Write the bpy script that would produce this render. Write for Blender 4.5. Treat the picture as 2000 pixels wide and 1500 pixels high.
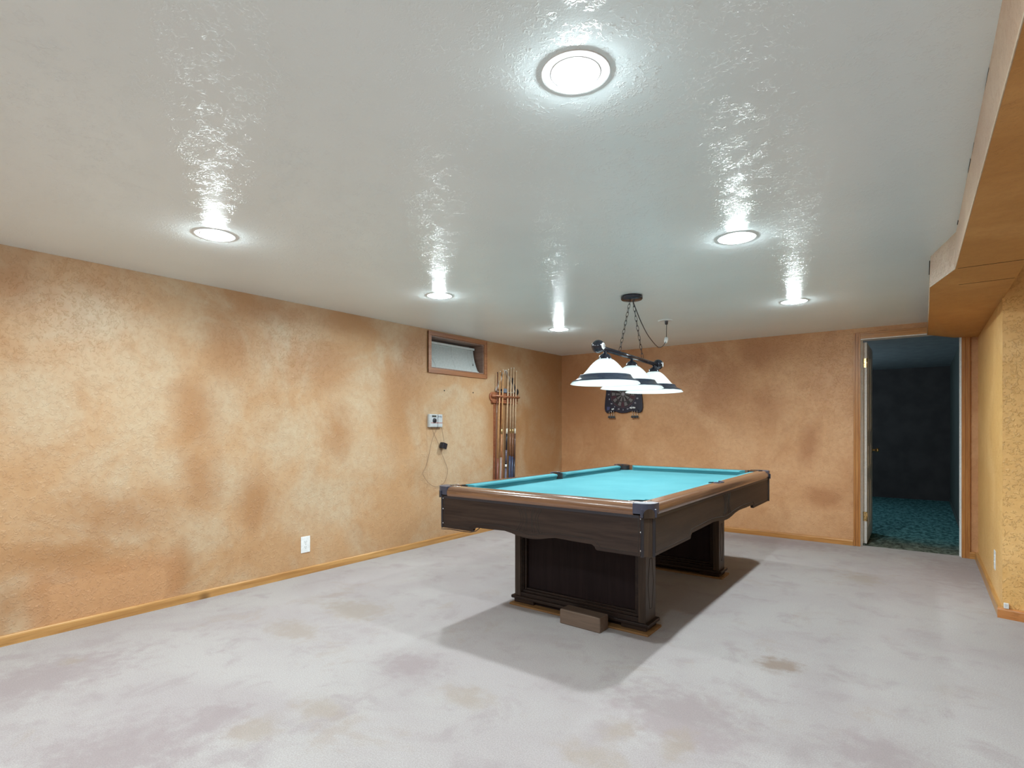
import bpy, bmesh, math, random
from mathutils import Vector, Matrix
from math import sin, cos, pi, radians, sqrt

S = bpy.context.scene
for o in list(bpy.data.objects):
    bpy.data.objects.remove(o)
COL = S.collection

# ------------------------------------------------------------------ camera, world, exposure
H = 2.13                       # ceiling height
cam_d = bpy.data.cameras.new('camera')
cam = bpy.data.objects.new('camera', cam_d)
COL.objects.link(cam)
cam_d.sensor_width = 36.0
cam_d.lens = 1066.5 / 2000 * 36.0
cam_d.shift_y = 85.5 / 2000
cam_d.clip_start = 0.02
cam.location = (0, 0, 1.158)
cam.rotation_euler = (pi / 2, 0, radians(36.94))
S.camera = cam

W = bpy.data.worlds.new('world')
S.world = W
W.use_nodes = True
W.node_tree.nodes['Background'].inputs['Color'].default_value = (0.02, 0.025, 0.035, 1)
W.node_tree.nodes['Background'].inputs['Strength'].default_value = 1.0

S.view_settings.view_transform = 'Standard'
S.view_settings.look = 'None'
S.view_settings.gamma = 1.0
S.view_settings.use_curve_mapping = False
S.view_settings.exposure = 0.36

S.cycles.use_denoising = True
S.cycles.max_bounces = 10
S.cycles.diffuse_bounces = 7
S.cycles.glossy_bounces = 3
S.cycles.sample_clamp_indirect = 4.0
S.cycles.caustics_reflective = False
S.cycles.caustics_refractive = False

LAMP_COL = (0.84, 0.962, 1.0)
BULB_L = 330.0                 # radiance of the flood bulb in each can light
BEAM_W = 14.0                  # the narrower downward beam of each can light
PEND_W = 3.6                   # bulbs of the billiard lamp
LIGHTS = [(-0.76, 1.30), (-2.85, 1.30), (-0.76, 2.925), (-2.84, 2.89), (-2.865, 4.58), (-0.79, 4.66),
          (-0.78, -0.35), (-2.85, -0.35), (-0.78, -1.95), (-2.85, -1.95), (1.5, 0.6)]  # unseen: a row continuing the grid, then fill lights added behind and right

# ------------------------------------------------------------------ helpers
def lin(c):
    def f(x):
        x /= 255.0
        return x / 12.92 if x <= 0.04045 else ((x + 0.055) / 1.055) ** 2.4
    return (f(c[0]), f(c[1]), f(c[2]), 1.0)

class MB:
    """collects faces into one mesh"""
    def __init__(s):
        s.v = []; s.f = []; s.sm = []
    def add(s, vs, fs, smooth=False):
        n = len(s.v)
        s.v += [tuple(v) for v in vs]
        s.f += [tuple(i + n for i in f) for f in fs]
        s.sm += [smooth] * len(fs)
        return s
    def box(s, x0, x1, y0, y1, z0, z1, m=None):
        vs = [(x0, y0, z0), (x1, y0, z0), (x1, y1, z0), (x0, y1, z0), (x0, y0, z1), (x1, y0, z1), (x1, y1, z1), (x0, y1, z1)]
        if m is not None: vs = [tuple(m @ Vector(v)) for v in vs]
        return s.add(vs, [(3, 2, 1, 0), (4, 5, 6, 7), (0, 1, 5, 4), (1, 2, 6, 5), (2, 3, 7, 6), (3, 0, 4, 7)])
    def prism(s, poly, z0, z1, m=None):
        """poly in xy (ccw), extruded along z; m maps to place"""
        n = len(poly)
        vs = [(x, y, z0) for x, y in poly] + [(x, y, z1) for x, y in poly]
        if m is not None: vs = [tuple(m @ Vector(v)) for v in vs]
        fs = [tuple(reversed(range(n))), tuple(range(n, 2 * n))] + [(i, (i + 1) % n, n + (i + 1) % n, n + i) for i in range(n)]
        return s.add(vs, fs)
    def lathe(s, prof, n=32, c=(0, 0, 0), m=None, close=False, smooth=True):
        """prof: (r, z) list turned about z"""
        vs = []; fs = []
        k = len(prof)
        for i in range(n):
            a = 2 * pi * i / n
            for r, z in prof:
                v = Vector((r * cos(a), r * sin(a), z))
                if m is not None: v = m @ v
                vs.append((v.x + c[0], v.y + c[1], v.z + c[2]))
        for i in range(n):
            j = (i + 1) % n
            for q in range(k if close else k - 1):
                q2 = (q + 1) % k
                fs.append((i * k + q, j * k + q, j * k + q2, i * k + q2))
        return s.add(vs, fs, smooth)
    def tube(s, pts, r, n=8, closed=False, smooth=True):
        pts = [Vector(p) for p in pts]
        k = len(pts)
        rs = r if isinstance(r, (list, tuple)) else [r] * k
        vs = []; fs = []
        up = None
        for i, p in enumerate(pts):
            if closed: t = pts[(i + 1) % k] - pts[i - 1]
            else: t = pts[min(i + 1, k - 1)] - pts[max(i - 1, 0)]
            t.normalize()
            if up is None:
                up = Vector((0, 0, 1)) if abs(t.z) < 0.9 else Vector((1, 0, 0))
            u = up - t * up.dot(t)
            if u.length < 1e-5: u = Vector((1, 0, 0)) - t * t.x
            u.normalize(); w = t.cross(u); up = u
            for j in range(n):
                a = 2 * pi * j / n
                vs.append(tuple(p + (u * cos(a) + w * sin(a)) * rs[i]))
        for i in range(k if closed else k - 1):
            i2 = (i + 1) % k
            for j in range(n):
                j2 = (j + 1) % n
                fs.append((i * n + j, i * n + j2, i2 * n + j2, i2 * n + j))
        if not closed:
            fs.append(tuple(reversed(range(n)))); fs.append(tuple(range((k - 1) * n, k * n)))
        return s.add(vs, fs, smooth)
    def sphere(s, c, r, n=24, m=14, sc=(1, 1, 1)):
        prof = [(r * sin(pi * i / m), -r * cos(pi * i / m)) for i in range(m + 1)]
        prof[0] = (1e-5, -r); prof[-1] = (1e-5, r)
        M = Matrix.Diagonal((sc[0], sc[1], sc[2])).to_4x4()
        return s.lathe(prof, n, c, M)
    def build(s, name, mat, parent=None, bevel=0, seg=2, angle=35, fixn=True):
        me = bpy.data.meshes.new(name)
        me.from_pydata(s.v, [], s.f)
        me.update()
        for p, q in zip(me.polygons, s.sm): p.use_smooth = q
        if fixn:
            bm = bmesh.new(); bm.from_mesh(me)
            bmesh.ops.recalc_face_normals(bm, faces=bm.faces)
            bm.to_mesh(me); bm.free()
        o = bpy.data.objects.new(name, me)
        COL.objects.link(o)
        if mat: me.materials.append(mat)
        if parent: o.parent = parent
        if bevel:
            b = o.modifiers.new('bevel', 'BEVEL'); b.width = bevel; b.segments = seg
            b.limit_method = 'ANGLE'; b.angle_limit = radians(angle)
            for p in me.polygons: p.use_smooth = True
            b.harden_normals = True
        return o

def tag(o, label, cat, group=None):
    o['label'] = label; o['category'] = cat
    if group: o['group'] = group
    return o
def thing(name, label, cat, loc=(0, 0, 0), rz=0, group=None):
    o = bpy.data.objects.new(name, None); COL.objects.link(o)
    o.location = loc; o.rotation_euler = (0, 0, rz); o.empty_display_size = 0.1
    return tag(o, label, cat, group)
def struct(o):
    o['kind'] = 'structure'
    return o
def copy_tree(o, parent=None):
    c = o.copy(); COL.objects.link(c)
    if parent: c.parent = parent
    for ch in list(o.children): copy_tree(ch, c)
    return c

# ------------------------------------------------------------------ materials
def mat_base(name, color=(0.5, 0.5, 0.5, 1), rough=0.5, metal=0.0, spec=0.5):
    m = bpy.data.materials.new(name); m.use_nodes = True
    b = m.node_tree.nodes['Principled BSDF']
    b.inputs['Base Color'].default_value = color
    b.inputs['Roughness'].default_value = rough
    b.inputs['Metallic'].default_value = metal
    b.inputs['Specular IOR Level'].default_value = spec
    return m, m.node_tree, b
def N(nt, t, **kw):
    n = nt.nodes.new(t)
    for k, v in kw.items():
        if k in n.inputs: n.inputs[k].default_value = v
        else: setattr(n, k, v)
    return n
def noise(nt, vec, scale, detail=3, rough=0.5, dist=0.0):
    n = N(nt, 'ShaderNodeTexNoise')
    n.inputs['Scale'].default_value = scale; n.inputs['Detail'].default_value = detail
    n.inputs['Roughness'].default_value = rough; n.inputs['Distortion'].default_value = dist
    nt.links.new(vec, n.inputs['Vector'])
    return n.outputs['Fac']
def mrange(nt, val, a, b, c=0.0, d=1.0, smooth=True):
    n = N(nt, 'ShaderNodeMapRange')
    n.interpolation_type = 'SMOOTHSTEP' if smooth else 'LINEAR'
    n.inputs['From Min'].default_value = a; n.inputs['From Max'].default_value = b
    n.inputs['To Min'].default_value = c; n.inputs['To Max'].default_value = d
    nt.links.new(val, n.inputs['Value'])
    return n.outputs['Result']
def mth(nt, op, a, b=None, clamp=False):
    n = N(nt, 'ShaderNodeMath', operation=op); n.use_clamp = clamp
    for i, x in enumerate((a, b)):
        if x is None: continue
        if isinstance(x, (int, float)): n.inputs[i].default_value = x
        else: nt.links.new(x, n.inputs[i])
    return n.outputs[0]
def mix(nt, fac, a, b):
    n = N(nt, 'ShaderNodeMix', data_type='RGBA')
    for i, x in ((0, fac), (6, a), (7, b)):
        if isinstance(x, (int, float)): n.inputs[i].default_value = x
        elif isinstance(x, tuple): n.inputs[i].default_value = x
        else: nt.links.new(x, n.inputs[i])
    return n.outputs[2]
def objco(nt):
    return N(nt, 'ShaderNodeTexCoord').outputs['Object']
def bump(nt, b, height, strength, dist):
    n = N(nt, 'ShaderNodeBump')
    n.inputs['Strength'].default_value = strength; n.inputs['Distance'].default_value = dist
    nt.links.new(height, n.inputs['Height']); nt.links.new(n.outputs['Normal'], b.inputs['Normal'])
def spot(nt, vec, warp, c, r, soft=0.55, ang=0.0):
    """an irregular blotch: 1 inside, 0 outside, about point c with radii r (zero radius: that axis is ignored)"""
    mp = N(nt, 'ShaderNodeMapping', vector_type='TEXTURE')
    mp.inputs['Location'].default_value = c
    mp.inputs['Scale'].default_value = tuple(x if x else 1e3 for x in r)
    mp.inputs['Rotation'].default_value = (0, 0, ang)
    nt.links.new(vec, mp.inputs['Vector'])
    ln = N(nt, 'ShaderNodeVectorMath', operation='LENGTH'); nt.links.new(mp.outputs['Vector'], ln.inputs[0])
    s = mth(nt, 'ADD', ln.outputs['Value'], warp)
    return mrange(nt, s, 1.0 + soft * 0.6, 1.0 - soft, 0.0, 1.0)
def maxall(nt, L):
    r = L[0]
    for x in L[1:]: r = mth(nt, 'MAXIMUM', r, x)
    return r

def knockdown(nt, vec, scale):
    """flattened spatter plaster"""
    a = noise(nt, vec, scale, 4, 0.55, 0.6)
    b_ = mrange(nt, a, 0.50, 0.60)
    c = noise(nt, vec, scale * 0.35, 2, 0.5)
    b_ = mth(nt, 'MULTIPLY', b_, mrange(nt, c, 0.38, 0.55))
    f = noise(nt, vec, scale * 4.5, 3, 0.6)
    return mth(nt, 'ADD', b_, mth(nt, 'MULTIPLY', f, 0.35))

def wall_mat(name, light, mid, dark, spots, axis, bscale=66, bstr=0.5, extra=None, rough=0.42):
    m, nt, b = mat_base(name, rough=rough, spec=0.4)
    v = objco(nt)
    n1 = noise(nt, v, 1.7, 4, 0.55, 0.8)
    n2 = noise(nt, v, 5.5, 4, 0.6, 0.5)
    n3 = noise(nt, v, 26, 3, 0.6)
    warp = mth(nt, 'ADD', mth(nt, 'MULTIPLY', mth(nt, 'SUBTRACT', n2, 0.5), 1.7), mth(nt, 'MULTIPLY', mth(nt, 'SUBTRACT', n1, 0.5), 1.8))
    base = mix(nt, mrange(nt, n1, 0.42, 0.68, 0, 0.8), mid, light)
    base = mix(nt, mrange(nt, n2, 0.48, 0.75, 0, 0.35), base, dark)
    if axis == 'x': P = lambda s: ((0, s[1], s[2]), (0, s[3], s[4]))
    else: P = lambda s: ((s[1], 0, s[2]), (s[3], 0, s[4]))
    def pos(s):
        c, r = P(s)
        if axis == 'x': return c, (0, s[3] * 1.1, s[4] * 1.1)
        return c, (s[3] * 1.1, 0, s[4] * 1.1)
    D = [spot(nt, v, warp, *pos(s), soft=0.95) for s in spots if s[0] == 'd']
    L = [spot(nt, v, warp, *pos(s), soft=0.95) for s in spots if s[0] == 'l']
    if L: base = mix(nt, mth(nt, 'MULTIPLY', maxall(nt, L), 0.75), base, light)
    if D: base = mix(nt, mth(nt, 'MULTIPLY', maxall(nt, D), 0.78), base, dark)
    if extra: base = extra(nt, v, base)
    base = mix(nt, mrange(nt, n3, 0.42, 0.62, 0, 0.16), base, dark)
    nt.links.new(base, b.inputs['Base Color'])
    bump(nt, b, knockdown(nt, v, bscale), bstr, 0.004)
    return m

W_LIGHT = (0.50, 0.385, 0.258, 1)
W_MID = (0.475, 0.285, 0.146, 1)
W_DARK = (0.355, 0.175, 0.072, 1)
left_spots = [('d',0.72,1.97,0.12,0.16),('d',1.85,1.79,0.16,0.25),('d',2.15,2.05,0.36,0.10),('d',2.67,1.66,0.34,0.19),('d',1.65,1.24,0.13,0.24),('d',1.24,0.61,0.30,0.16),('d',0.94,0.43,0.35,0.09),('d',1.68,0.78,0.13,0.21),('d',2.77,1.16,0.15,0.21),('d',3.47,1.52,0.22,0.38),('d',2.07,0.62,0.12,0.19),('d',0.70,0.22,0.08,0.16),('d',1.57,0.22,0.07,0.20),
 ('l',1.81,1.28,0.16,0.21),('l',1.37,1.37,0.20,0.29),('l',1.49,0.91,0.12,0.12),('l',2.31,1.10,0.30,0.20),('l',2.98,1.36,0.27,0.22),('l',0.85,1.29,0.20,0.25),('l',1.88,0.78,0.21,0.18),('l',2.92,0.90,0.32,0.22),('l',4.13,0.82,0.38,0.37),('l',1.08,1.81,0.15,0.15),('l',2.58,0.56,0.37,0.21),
 ('d',2.95,2.08,0.55,0.12),('d',3.62,1.92,0.28,0.22),('d',0.55,1.98,0.22,0.12),('d',4.6,2.08,0.5,0.10),('d',5.0,1.95,0.5,0.25),('d',5.8,1.4,0.55,0.9),('d',6.1,1.9,0.5,0.5),('d',4.95,1.35,0.25,0.5)]  # wall top and far corner: light falloff painted in, besides darker paint
back_spots = [('d',-3.55,1.6,0.50,0.75),('d',-1.85,1.65,0.39,0.40),('d',-1.42,1.96,0.26,0.19),('d',-2.14,1.96,0.36,0.18),('d',-1.32,1.41,0.20,0.22),('l',-0.84,0.83,0.23,0.26),('l',-1.63,0.91,0.22,0.23),('l',-1.03,0.23,0.29,0.16),('l',-0.66,1.09,0.13,0.31),('d',-0.79,0.46,0.14,0.10),('d',-0.93,0.98,0.09,0.21),('d',-2.9,2.0,0.6,0.2)]  # first spot: the corner's light falloff painted in with darker paint
def patch_rect(nt, v, base):
    """the repaired rectangle low on the left wall: a paler panel with a dark painted surround"""
    sp = N(nt, 'ShaderNodeSeparateXYZ'); nt.links.new(v, sp.inputs[0])
    w = mth(nt, 'MULTIPLY', mth(nt, 'SUBTRACT', noise(nt, v, 9, 3), 0.5), 0.05)
    def rect(y0, y1, z0, z1, soft):
        y = mth(nt, 'ADD', sp.outputs['Y'], w); z = mth(nt, 'ADD', sp.outputs['Z'], w)
        a = mth(nt, 'MULTIPLY', mrange(nt, y, y0 - soft, y0 + soft), mrange(nt, y, y1 + soft, y1 - soft))
        c = mth(nt, 'MULTIPLY', mrange(nt, z, z0 - soft, z0 + soft), mrange(nt, z, z1 + soft, z1 - soft))
        return mth(nt, 'MULTIPLY', a, c)
    base = mix(nt, mth(nt, 'MULTIPLY', rect(0.78, 1.56, 0.02, 0.36, 0.06), 0.55), base, (0.44, 0.20, 0.08, 1))
    base = mix(nt, mth(nt, 'MULTIPLY', rect(0.885, 1.465, 0.045, 0.277, 0.008), 0.85), base, (0.50, 0.27, 0.13, 1))
    return base
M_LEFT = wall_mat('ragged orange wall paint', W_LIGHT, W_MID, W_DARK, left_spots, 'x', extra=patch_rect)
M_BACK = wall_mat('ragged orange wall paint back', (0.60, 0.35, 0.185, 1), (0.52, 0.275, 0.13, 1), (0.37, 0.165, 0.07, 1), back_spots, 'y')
M_RIGHT = wall_mat('ragged golden wall paint', (0.84, 0.53, 0.22, 1), (0.76, 0.45, 0.16, 1), (0.60, 0.30, 0.08, 1), [], 'x', bstr=0.8)
M_SOFFIT = wall_mat('golden soffit paint', (0.64, 0.34, 0.115, 1), (0.54, 0.265, 0.076, 1), (0.41, 0.18, 0.05, 1), [], 'x', bscale=60, bstr=0.35, rough=0.6)

def ceiling_mat():
    m, nt, b = mat_base('textured white ceiling paint', (0.80, 0.81, 0.80, 1), 0.29, 0, 0.45)
    v = objco(nt)
    n = noise(nt, v, 2.0, 3)
    nt.links.new(mix(nt, mrange(nt, n, 0.3, 0.7), (0.81, 0.895, 0.91, 1), (0.84, 0.925, 0.94, 1)), b.inputs['Base Color'])
    a = mrange(nt, noise(nt, v, 75, 4, 0.6, 0.8), 0.50, 0.62)
    msk = mrange(nt, noise(nt, v, 14, 3, 0.6), 0.42, 0.60)
    h = mth(nt, 'ADD', mth(nt, 'MULTIPLY', a, msk), mth(nt, 'MULTIPLY', noise(nt, v, 240, 2, 0.6), 0.22))
    h = mth(nt, 'ADD', h, mth(nt, 'MULTIPLY', noise(nt, v, 22, 2, 0.5), 0.3))
    bump(nt, b, h, 0.33, 0.0035)
    return m
M_CEIL = ceiling_mat()

def carpet_mat():
    m, nt, b = mat_base('worn lavender grey carpet', rough=0.95, spec=0.1)
    v = objco(nt)
    n1 = noise(nt, v, 1.1, 4, 0.6, 0.6); n2 = noise(nt, v, 4.5, 5, 0.65, 0.4); n3 = noise(nt, v, 190, 3, 0.75)
    n4 = noise(nt, v, 620, 2, 0.6)
    pale = (0.414, 0.384, 0.374, 1); mauve = (0.314, 0.267, 0.268, 1); tan = (0.334, 0.271, 0.225, 1); brown = (0.241, 0.170, 0.125, 1)
    base = mix(nt, mrange(nt, n1, 0.36, 0.62), (0.368, 0.328, 0.327, 1), pale)
    base = mix(nt, mrange(nt, n2, 0.50, 0.70, 0, 0.75), base, mauve)
    base = mix(nt, mrange(nt, noise(nt, v, 2.6, 5, 0.7, 0.5), 0.56, 0.70, 0, 0.5), base, tan)
    warp = mth(nt, 'ADD', mth(nt, 'MULTIPLY', mth(nt, 'SUBTRACT', n2, 0.5), 2.2), mth(nt, 'MULTIPLY', mth(nt, 'SUBTRACT', noise(nt, v, 16, 3, 0.6), 0.5), 2.2))
    SP = [('brown',-0.56,2.92,0.08,0.075),('mauve',-0.78,2.18,0.23,0.19),('mauve',-0.66,2.06,0.13,0.09),('tan',-0.94,1.90,0.06,0.09),('tan',-0.71,1.94,0.05,0.09),('tan',-0.94,1.71,0.11,0.06),('tan',-0.37,4.95,0.12,0.12),('pale',-1.34,2.27,0.07,0.07),('pale',-1.34,4.07,0.08,0.08),('tan',-2.90,2.18,0.20,0.14),('tan',-2.88,1.75,0.18,0.09),('tan',-2.04,1.08,0.09,0.08),('mauve',-2.28,0.72,0.22,0.23),('mauve',-2.26,1.03,0.10,0.11),('tan',-1.94,1.33,0.13,0.08),('mauve',0.25,5.64,0.25,0.50),('mauve',-0.12,2.33,0.15,0.11),('mauve',-3.26,0.67,0.21,0.34),('tan',-3.37,0.85,0.05,0.04),('mauve',-2.00,1.83,0.15,0.12),('tan',-1.57,1.76,0.13,0.07),('mauve',-1.30,6.10,0.65,0.25),('pale',-0.54,4.08,0.51,0.36),('pale',-0.10,3.25,0.37,0.35)]
    for kind, col, f in (('pale', pale, 0.5), ('mauve', (0.281, 0.223, 0.228, 1), 0.75), ('tan', (0.314, 0.252, 0.200, 1), 0.65), ('brown', brown, 0.85)):
        L = [spot(nt, v, warp, (s[1], s[2], 0), (s[3] * 1.15, s[4] * 1.15, 0), 0.8) for s in SP if s[0] == kind]
        base = mix(nt, mth(nt, 'MULTIPLY', maxall(nt, L), f), base, col)
    base = mix(nt, mrange(nt, n3, 0.38, 0.62, 0, 0.42), base, (0.200, 0.170, 0.168, 1))
    base = mix(nt, mrange(nt, n4, 0.3, 0.7, 0, 0.18), base, (0.160, 0.132, 0.131, 1))
    nt.links.new(base, b.inputs['Base Color'])
    b.inputs['Sheen Weight'].default_value = 0.15
    bump(nt, b, mth(nt, 'ADD', n3, n4), 0.5, 0.004)
    return m
M_CARPET = carpet_mat()
def teal_mat():
    m, nt, b = mat_base('teal speckled carpet', rough=0.95, spec=0.1)
    v = objco(nt)
    mp = N(nt, 'ShaderNodeMapping'); mp.inputs['Rotation'].default_value = (0, 0, radians(-20)); mp.inputs['Scale'].default_value = (1.6, 0.8, 1)
    nt.links.new(v, mp.inputs['Vector'])
    n = noise(nt, mp.outputs['Vector'], 14, 5, 0.7, 0.4)
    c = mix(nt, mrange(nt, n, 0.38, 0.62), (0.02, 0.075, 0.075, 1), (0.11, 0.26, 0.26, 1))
    # trodden brownish strip at the threshold
    sp = N(nt, 'ShaderNodeSeparateXYZ'); nt.links.new(v, sp.inputs[0])
    y = mth(nt, 'ADD', sp.outputs['Y'], mth(nt, 'MULTIPLY', noise(nt, v, 5, 3), 0.5))
    c = mix(nt, mrange(nt, y, 7.45, 6.75, 0, 0.8), c, mix(nt, mrange(nt, n, 0.35, 0.65), (0.05, 0.045, 0.03, 1), (0.20, 0.19, 0.14, 1)))
    nt.links.new(c, b.inputs['Base Color'])
    bump(nt, b, n, 0.6, 0.01)
    return m
M_TEAL = teal_mat()

def wood_mat(name, c1, c2, rough=0.35, axis=0, scale=1.0, coat=0.0, knots=None, spec=0.5, fine=0.35):
    """grain runs along axis"""
    m, nt, b = mat_base(name, rough=rough, spec=spec)
    v = objco(nt)
    mp = N(nt, 'ShaderNodeMapping')
    sc = [26 * scale] * 3; sc[axis] = 1.3 * scale
    mp.inputs['Scale'].default_value = sc
    nt.links.new(v, mp.inputs['Vector'])
    n = noise(nt, mp.outputs['Vector'], 1.0, 5, 0.65, 0.7)
    n2 = noise(nt, mp.outputs['Vector'], 5.0, 3, 0.6, 0.2)
    f = mrange(nt, n, 0.32, 0.68)
    c = mix(nt, f, c1, c2)
    c = mix(nt, mrange(nt, n2, 0.5, 0.7, 0, fine), c, tuple(x * 0.45 for x in c1[:3]) + (1,))
    if knots:
        vo = N(nt, 'ShaderNodeTexVoronoi'); vo.inputs['Scale'].default_value = knots
        nt.links.new(v, vo.inputs['Vector'])
        k = mrange(nt, vo.outputs['Distance'], 0.16, 0.05)
        c = mix(nt, mth(nt, 'MULTIPLY', k, 0.85), c, tuple(x * 0.25 for x in c1[:3]) + (1,))
    nt.links.new(c, b.inputs['Base Color'])
    if coat:
        b.inputs['Coat Weight'].default_value = coat; b.inputs['Coat Roughness'].default_value = 0.12
    bump(nt, b, n2, 0.12, 0.001)
    return m
M_PINE_Y = wood_mat('varnished pine along y', (0.36, 0.17, 0.05, 1), (0.54, 0.30, 0.105, 1), 0.32, 1, 0.8, knots=2.6)
M_PINE_X = wood_mat('varnished pine along x', (0.34, 0.145, 0.038, 1), (0.49, 0.24, 0.074, 1), 0.32, 0, 0.8, knots=2.6)
M_PINE_Z = wood_mat('varnished pine along z', (0.33, 0.125, 0.030, 1), (0.47, 0.215, 0.062, 1), 0.38, 2, 0.8)
M_RED_WOOD = wood_mat('reddish window wood', (0.25, 0.10, 0.045, 1), (0.38, 0.17, 0.08, 1), 0.4, 1, 0.8)
M_REVEAL = wood_mat('brown window lining', (0.20, 0.12, 0.09, 1), (0.27, 0.17, 0.13, 1), 0.5, 0, 0.8)
M_WALNUT_X = wood_mat('dark walnut along x', (0.014, 0.0078, 0.0066, 1), (0.033, 0.020, 0.015, 1), 0.40, 0, spec=0.3)
M_WALNUT_Y = wood_mat('dark walnut along y', (0.014, 0.0078, 0.0066, 1), (0.033, 0.020, 0.015, 1), 0.40, 1, spec=0.3)
M_WALNUT_Z = wood_mat('dark walnut along z', (0.028, 0.018, 0.013, 1), (0.062, 0.041, 0.028, 1), 0.40, 2, spec=0.3)
M_PANEL = wood_mat('very dark leg panel', (0.012, 0.007, 0.008, 1), (0.017, 0.010, 0.011, 1), 0.6, 2, spec=0.15)
M_RAIL_X = wood_mat('polished rail wood along x', (0.090, 0.040, 0.020, 1), (0.185, 0.090, 0.046, 1), 0.22, 0, 1.2, coat=0.6)
M_RAIL_Y = wood_mat('polished rail wood along y', (0.090, 0.040, 0.020, 1), (0.185, 0.090, 0.046, 1), 0.22, 1, 1.2, coat=0.6)
M_PLY = wood_mat('pale plywood edge', (0.20, 0.10, 0.035, 1), (0.29, 0.16, 0.062, 1), 0.6, 0)
M_BLOCK = wood_mat('old brown block', (0.105, 0.068, 0.048, 1), (0.155, 0.105, 0.075, 1), 0.7, 0, 0.5)
M_RACK = wood_mat('red brown rack wood', (0.26, 0.085, 0.04, 1), (0.38, 0.15, 0.075, 1), 0.3, 1)

def felt_mat():
    m, nt, b = mat_base('teal billiard cloth', rough=0.9, spec=0.15)
    v = objco(nt)
    n = noise(nt, v, 300, 3, 0.6); n2 = noise(nt, v, 3, 3)
    c = mix(nt, mrange(nt, n2, 0.3, 0.7), (0.055, 0.205, 0.235, 1), (0.070, 0.235, 0.265, 1))
    c = mix(nt, mrange(nt, n, 0.3, 0.7, 0, 0.15), c, (0.03, 0.15, 0.18, 1))
    nt.links.new(c, b.inputs['Base Color'])
    bump(nt, b, n, 0.15, 0.001)
    return m
M_FELT = felt_mat()
def simple(name, c, rough=0.5, metal=0.0, spec=0.5, nscale=60, amt=0.12, bstr=0.0):
    m, nt, b = mat_base(name, rough=rough, metal=metal, spec=spec)
    v = objco(nt)
    n = noise(nt, v, nscale, 3)
    d = tuple(x * (1 - amt) for x in c[:3]) + (1,)
    nt.links.new(mix(nt, mrange(nt, n, 0.3, 0.7), d, tuple(c[:3]) + (1,)), b.inputs['Base Color'])
    if bstr: bump(nt, b, n, bstr, 0.001)
    return m
M_BLACK = simple('black plastic', (0.018, 0.018, 0.024), 0.28)
M_METALBLK = simple('gloss black metal', (0.022, 0.024, 0.034), 0.16, 0.3)
M_BAND = simple('dark navy shade band', (0.030, 0.038, 0.060), 0.2, 0.2)
M_CASTING = simple('dark pocket casting', (0.050, 0.055, 0.085), 0.3, 0.2)
M_LINER = simple('black pocket liner', (0.01, 0.01, 0.012), 0.6)
M_CHROME = simple('chrome', (0.75, 0.77, 0.80), 0.12, 1.0)
M_BRASS = simple('brass', (0.75, 0.55, 0.26), 0.25, 1.0)
M_WHITE = simple('white plastic', (0.78, 0.80, 0.80), 0.35)
M_WHITEPAINT = simple('white door paint', (0.74, 0.74, 0.73), 0.4)
M_BLIND = simple('white blind vinyl', (0.54, 0.58, 0.58), 0.5)
M_GREYBOX = simple('light grey plastic', (0.45, 0.47, 0.47), 0.45)
M_DARKTXT = simple('dark grey print', (0.05, 0.055, 0.06), 0.5)
M_REDLINE = simple('red print', (0.40, 0.12, 0.11), 0.5)
M_DARKGAP = simple('dark gap', (0.02, 0.015, 0.012), 0.9)
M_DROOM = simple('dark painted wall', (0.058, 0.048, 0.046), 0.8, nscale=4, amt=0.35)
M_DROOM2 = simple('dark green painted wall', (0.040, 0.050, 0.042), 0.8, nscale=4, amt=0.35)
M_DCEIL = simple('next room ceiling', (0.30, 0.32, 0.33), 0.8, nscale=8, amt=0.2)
M_CORD = simple('thin brown cord', (0.16, 0.10, 0.07), 0.6)
M_BOARD = simple('navy dart board plastic', (0.012, 0.013, 0.030), 0.4)
M_MAROON = simple('maroon segments', (0.055, 0.012, 0.025), 0.4)
M_SEGBLK = simple('black segments', (0.012, 0.011, 0.014), 0.4)
M_SEGGREY = simple('grey segments', (0.15, 0.138, 0.14), 0.5)
M_PRINT = simple('pale print', (0.62, 0.62, 0.68), 0.5)

def emit_mat(name, col, strength):
    m = bpy.data.materials.new(name); m.use_nodes = True
    nt = m.node_tree; nt.nodes.remove(nt.nodes['Principled BSDF'])
    e = N(nt, 'ShaderNodeEmission'); e.inputs['Color'].default_value = tuple(col) + (1,)
    e.inputs['Strength'].default_value = strength
    nt.links.new(e.outputs[0], nt.nodes['Material Output'].inputs['Surface'])
    return m
M_BULB = emit_mat('lit flood bulb', LAMP_COL, BULB_L)
M_PBULB = emit_mat('lit pendant bulb', (0.92, 0.98, 1.0), 130.0)
def shade_mat():
    m = bpy.data.materials.new('white alabaster glass'); m.use_nodes = True
    nt = m.node_tree; b = nt.nodes['Principled BSDF']
    v = objco(nt)
    n = noise(nt, v, 14, 4, 0.6, 1.5)
    c = mix(nt, mrange(nt, n, 0.35, 0.65), (0.86, 0.90, 0.90, 1), (0.93, 0.95, 0.94, 1))
    nt.links.new(c, b.inputs['Base Color']); b.inputs['Roughness'].default_value = 0.15
    t = N(nt, 'ShaderNodeBsdfTranslucent'); nt.links.new(c, t.inputs['Color'])
    mx = N(nt, 'ShaderNodeMixShader'); mx.inputs[0].default_value = 0.40
    nt.links.new(b.outputs[0], mx.inputs[1]); nt.links.new(t.outputs[0], mx.inputs[2])
    nt.links.new(mx.outputs[0], nt.nodes['Material Output'].inputs['Surface'])
    return m
M_SHADE = shade_mat()
def glass_mat():
    m, nt, b = mat_base('window glass', (0.9, 0.95, 0.95, 1), 0.02)
    b.inputs['Transmission Weight'].default_value = 1.0
    return m
M_GLASS = glass_mat()

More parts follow.
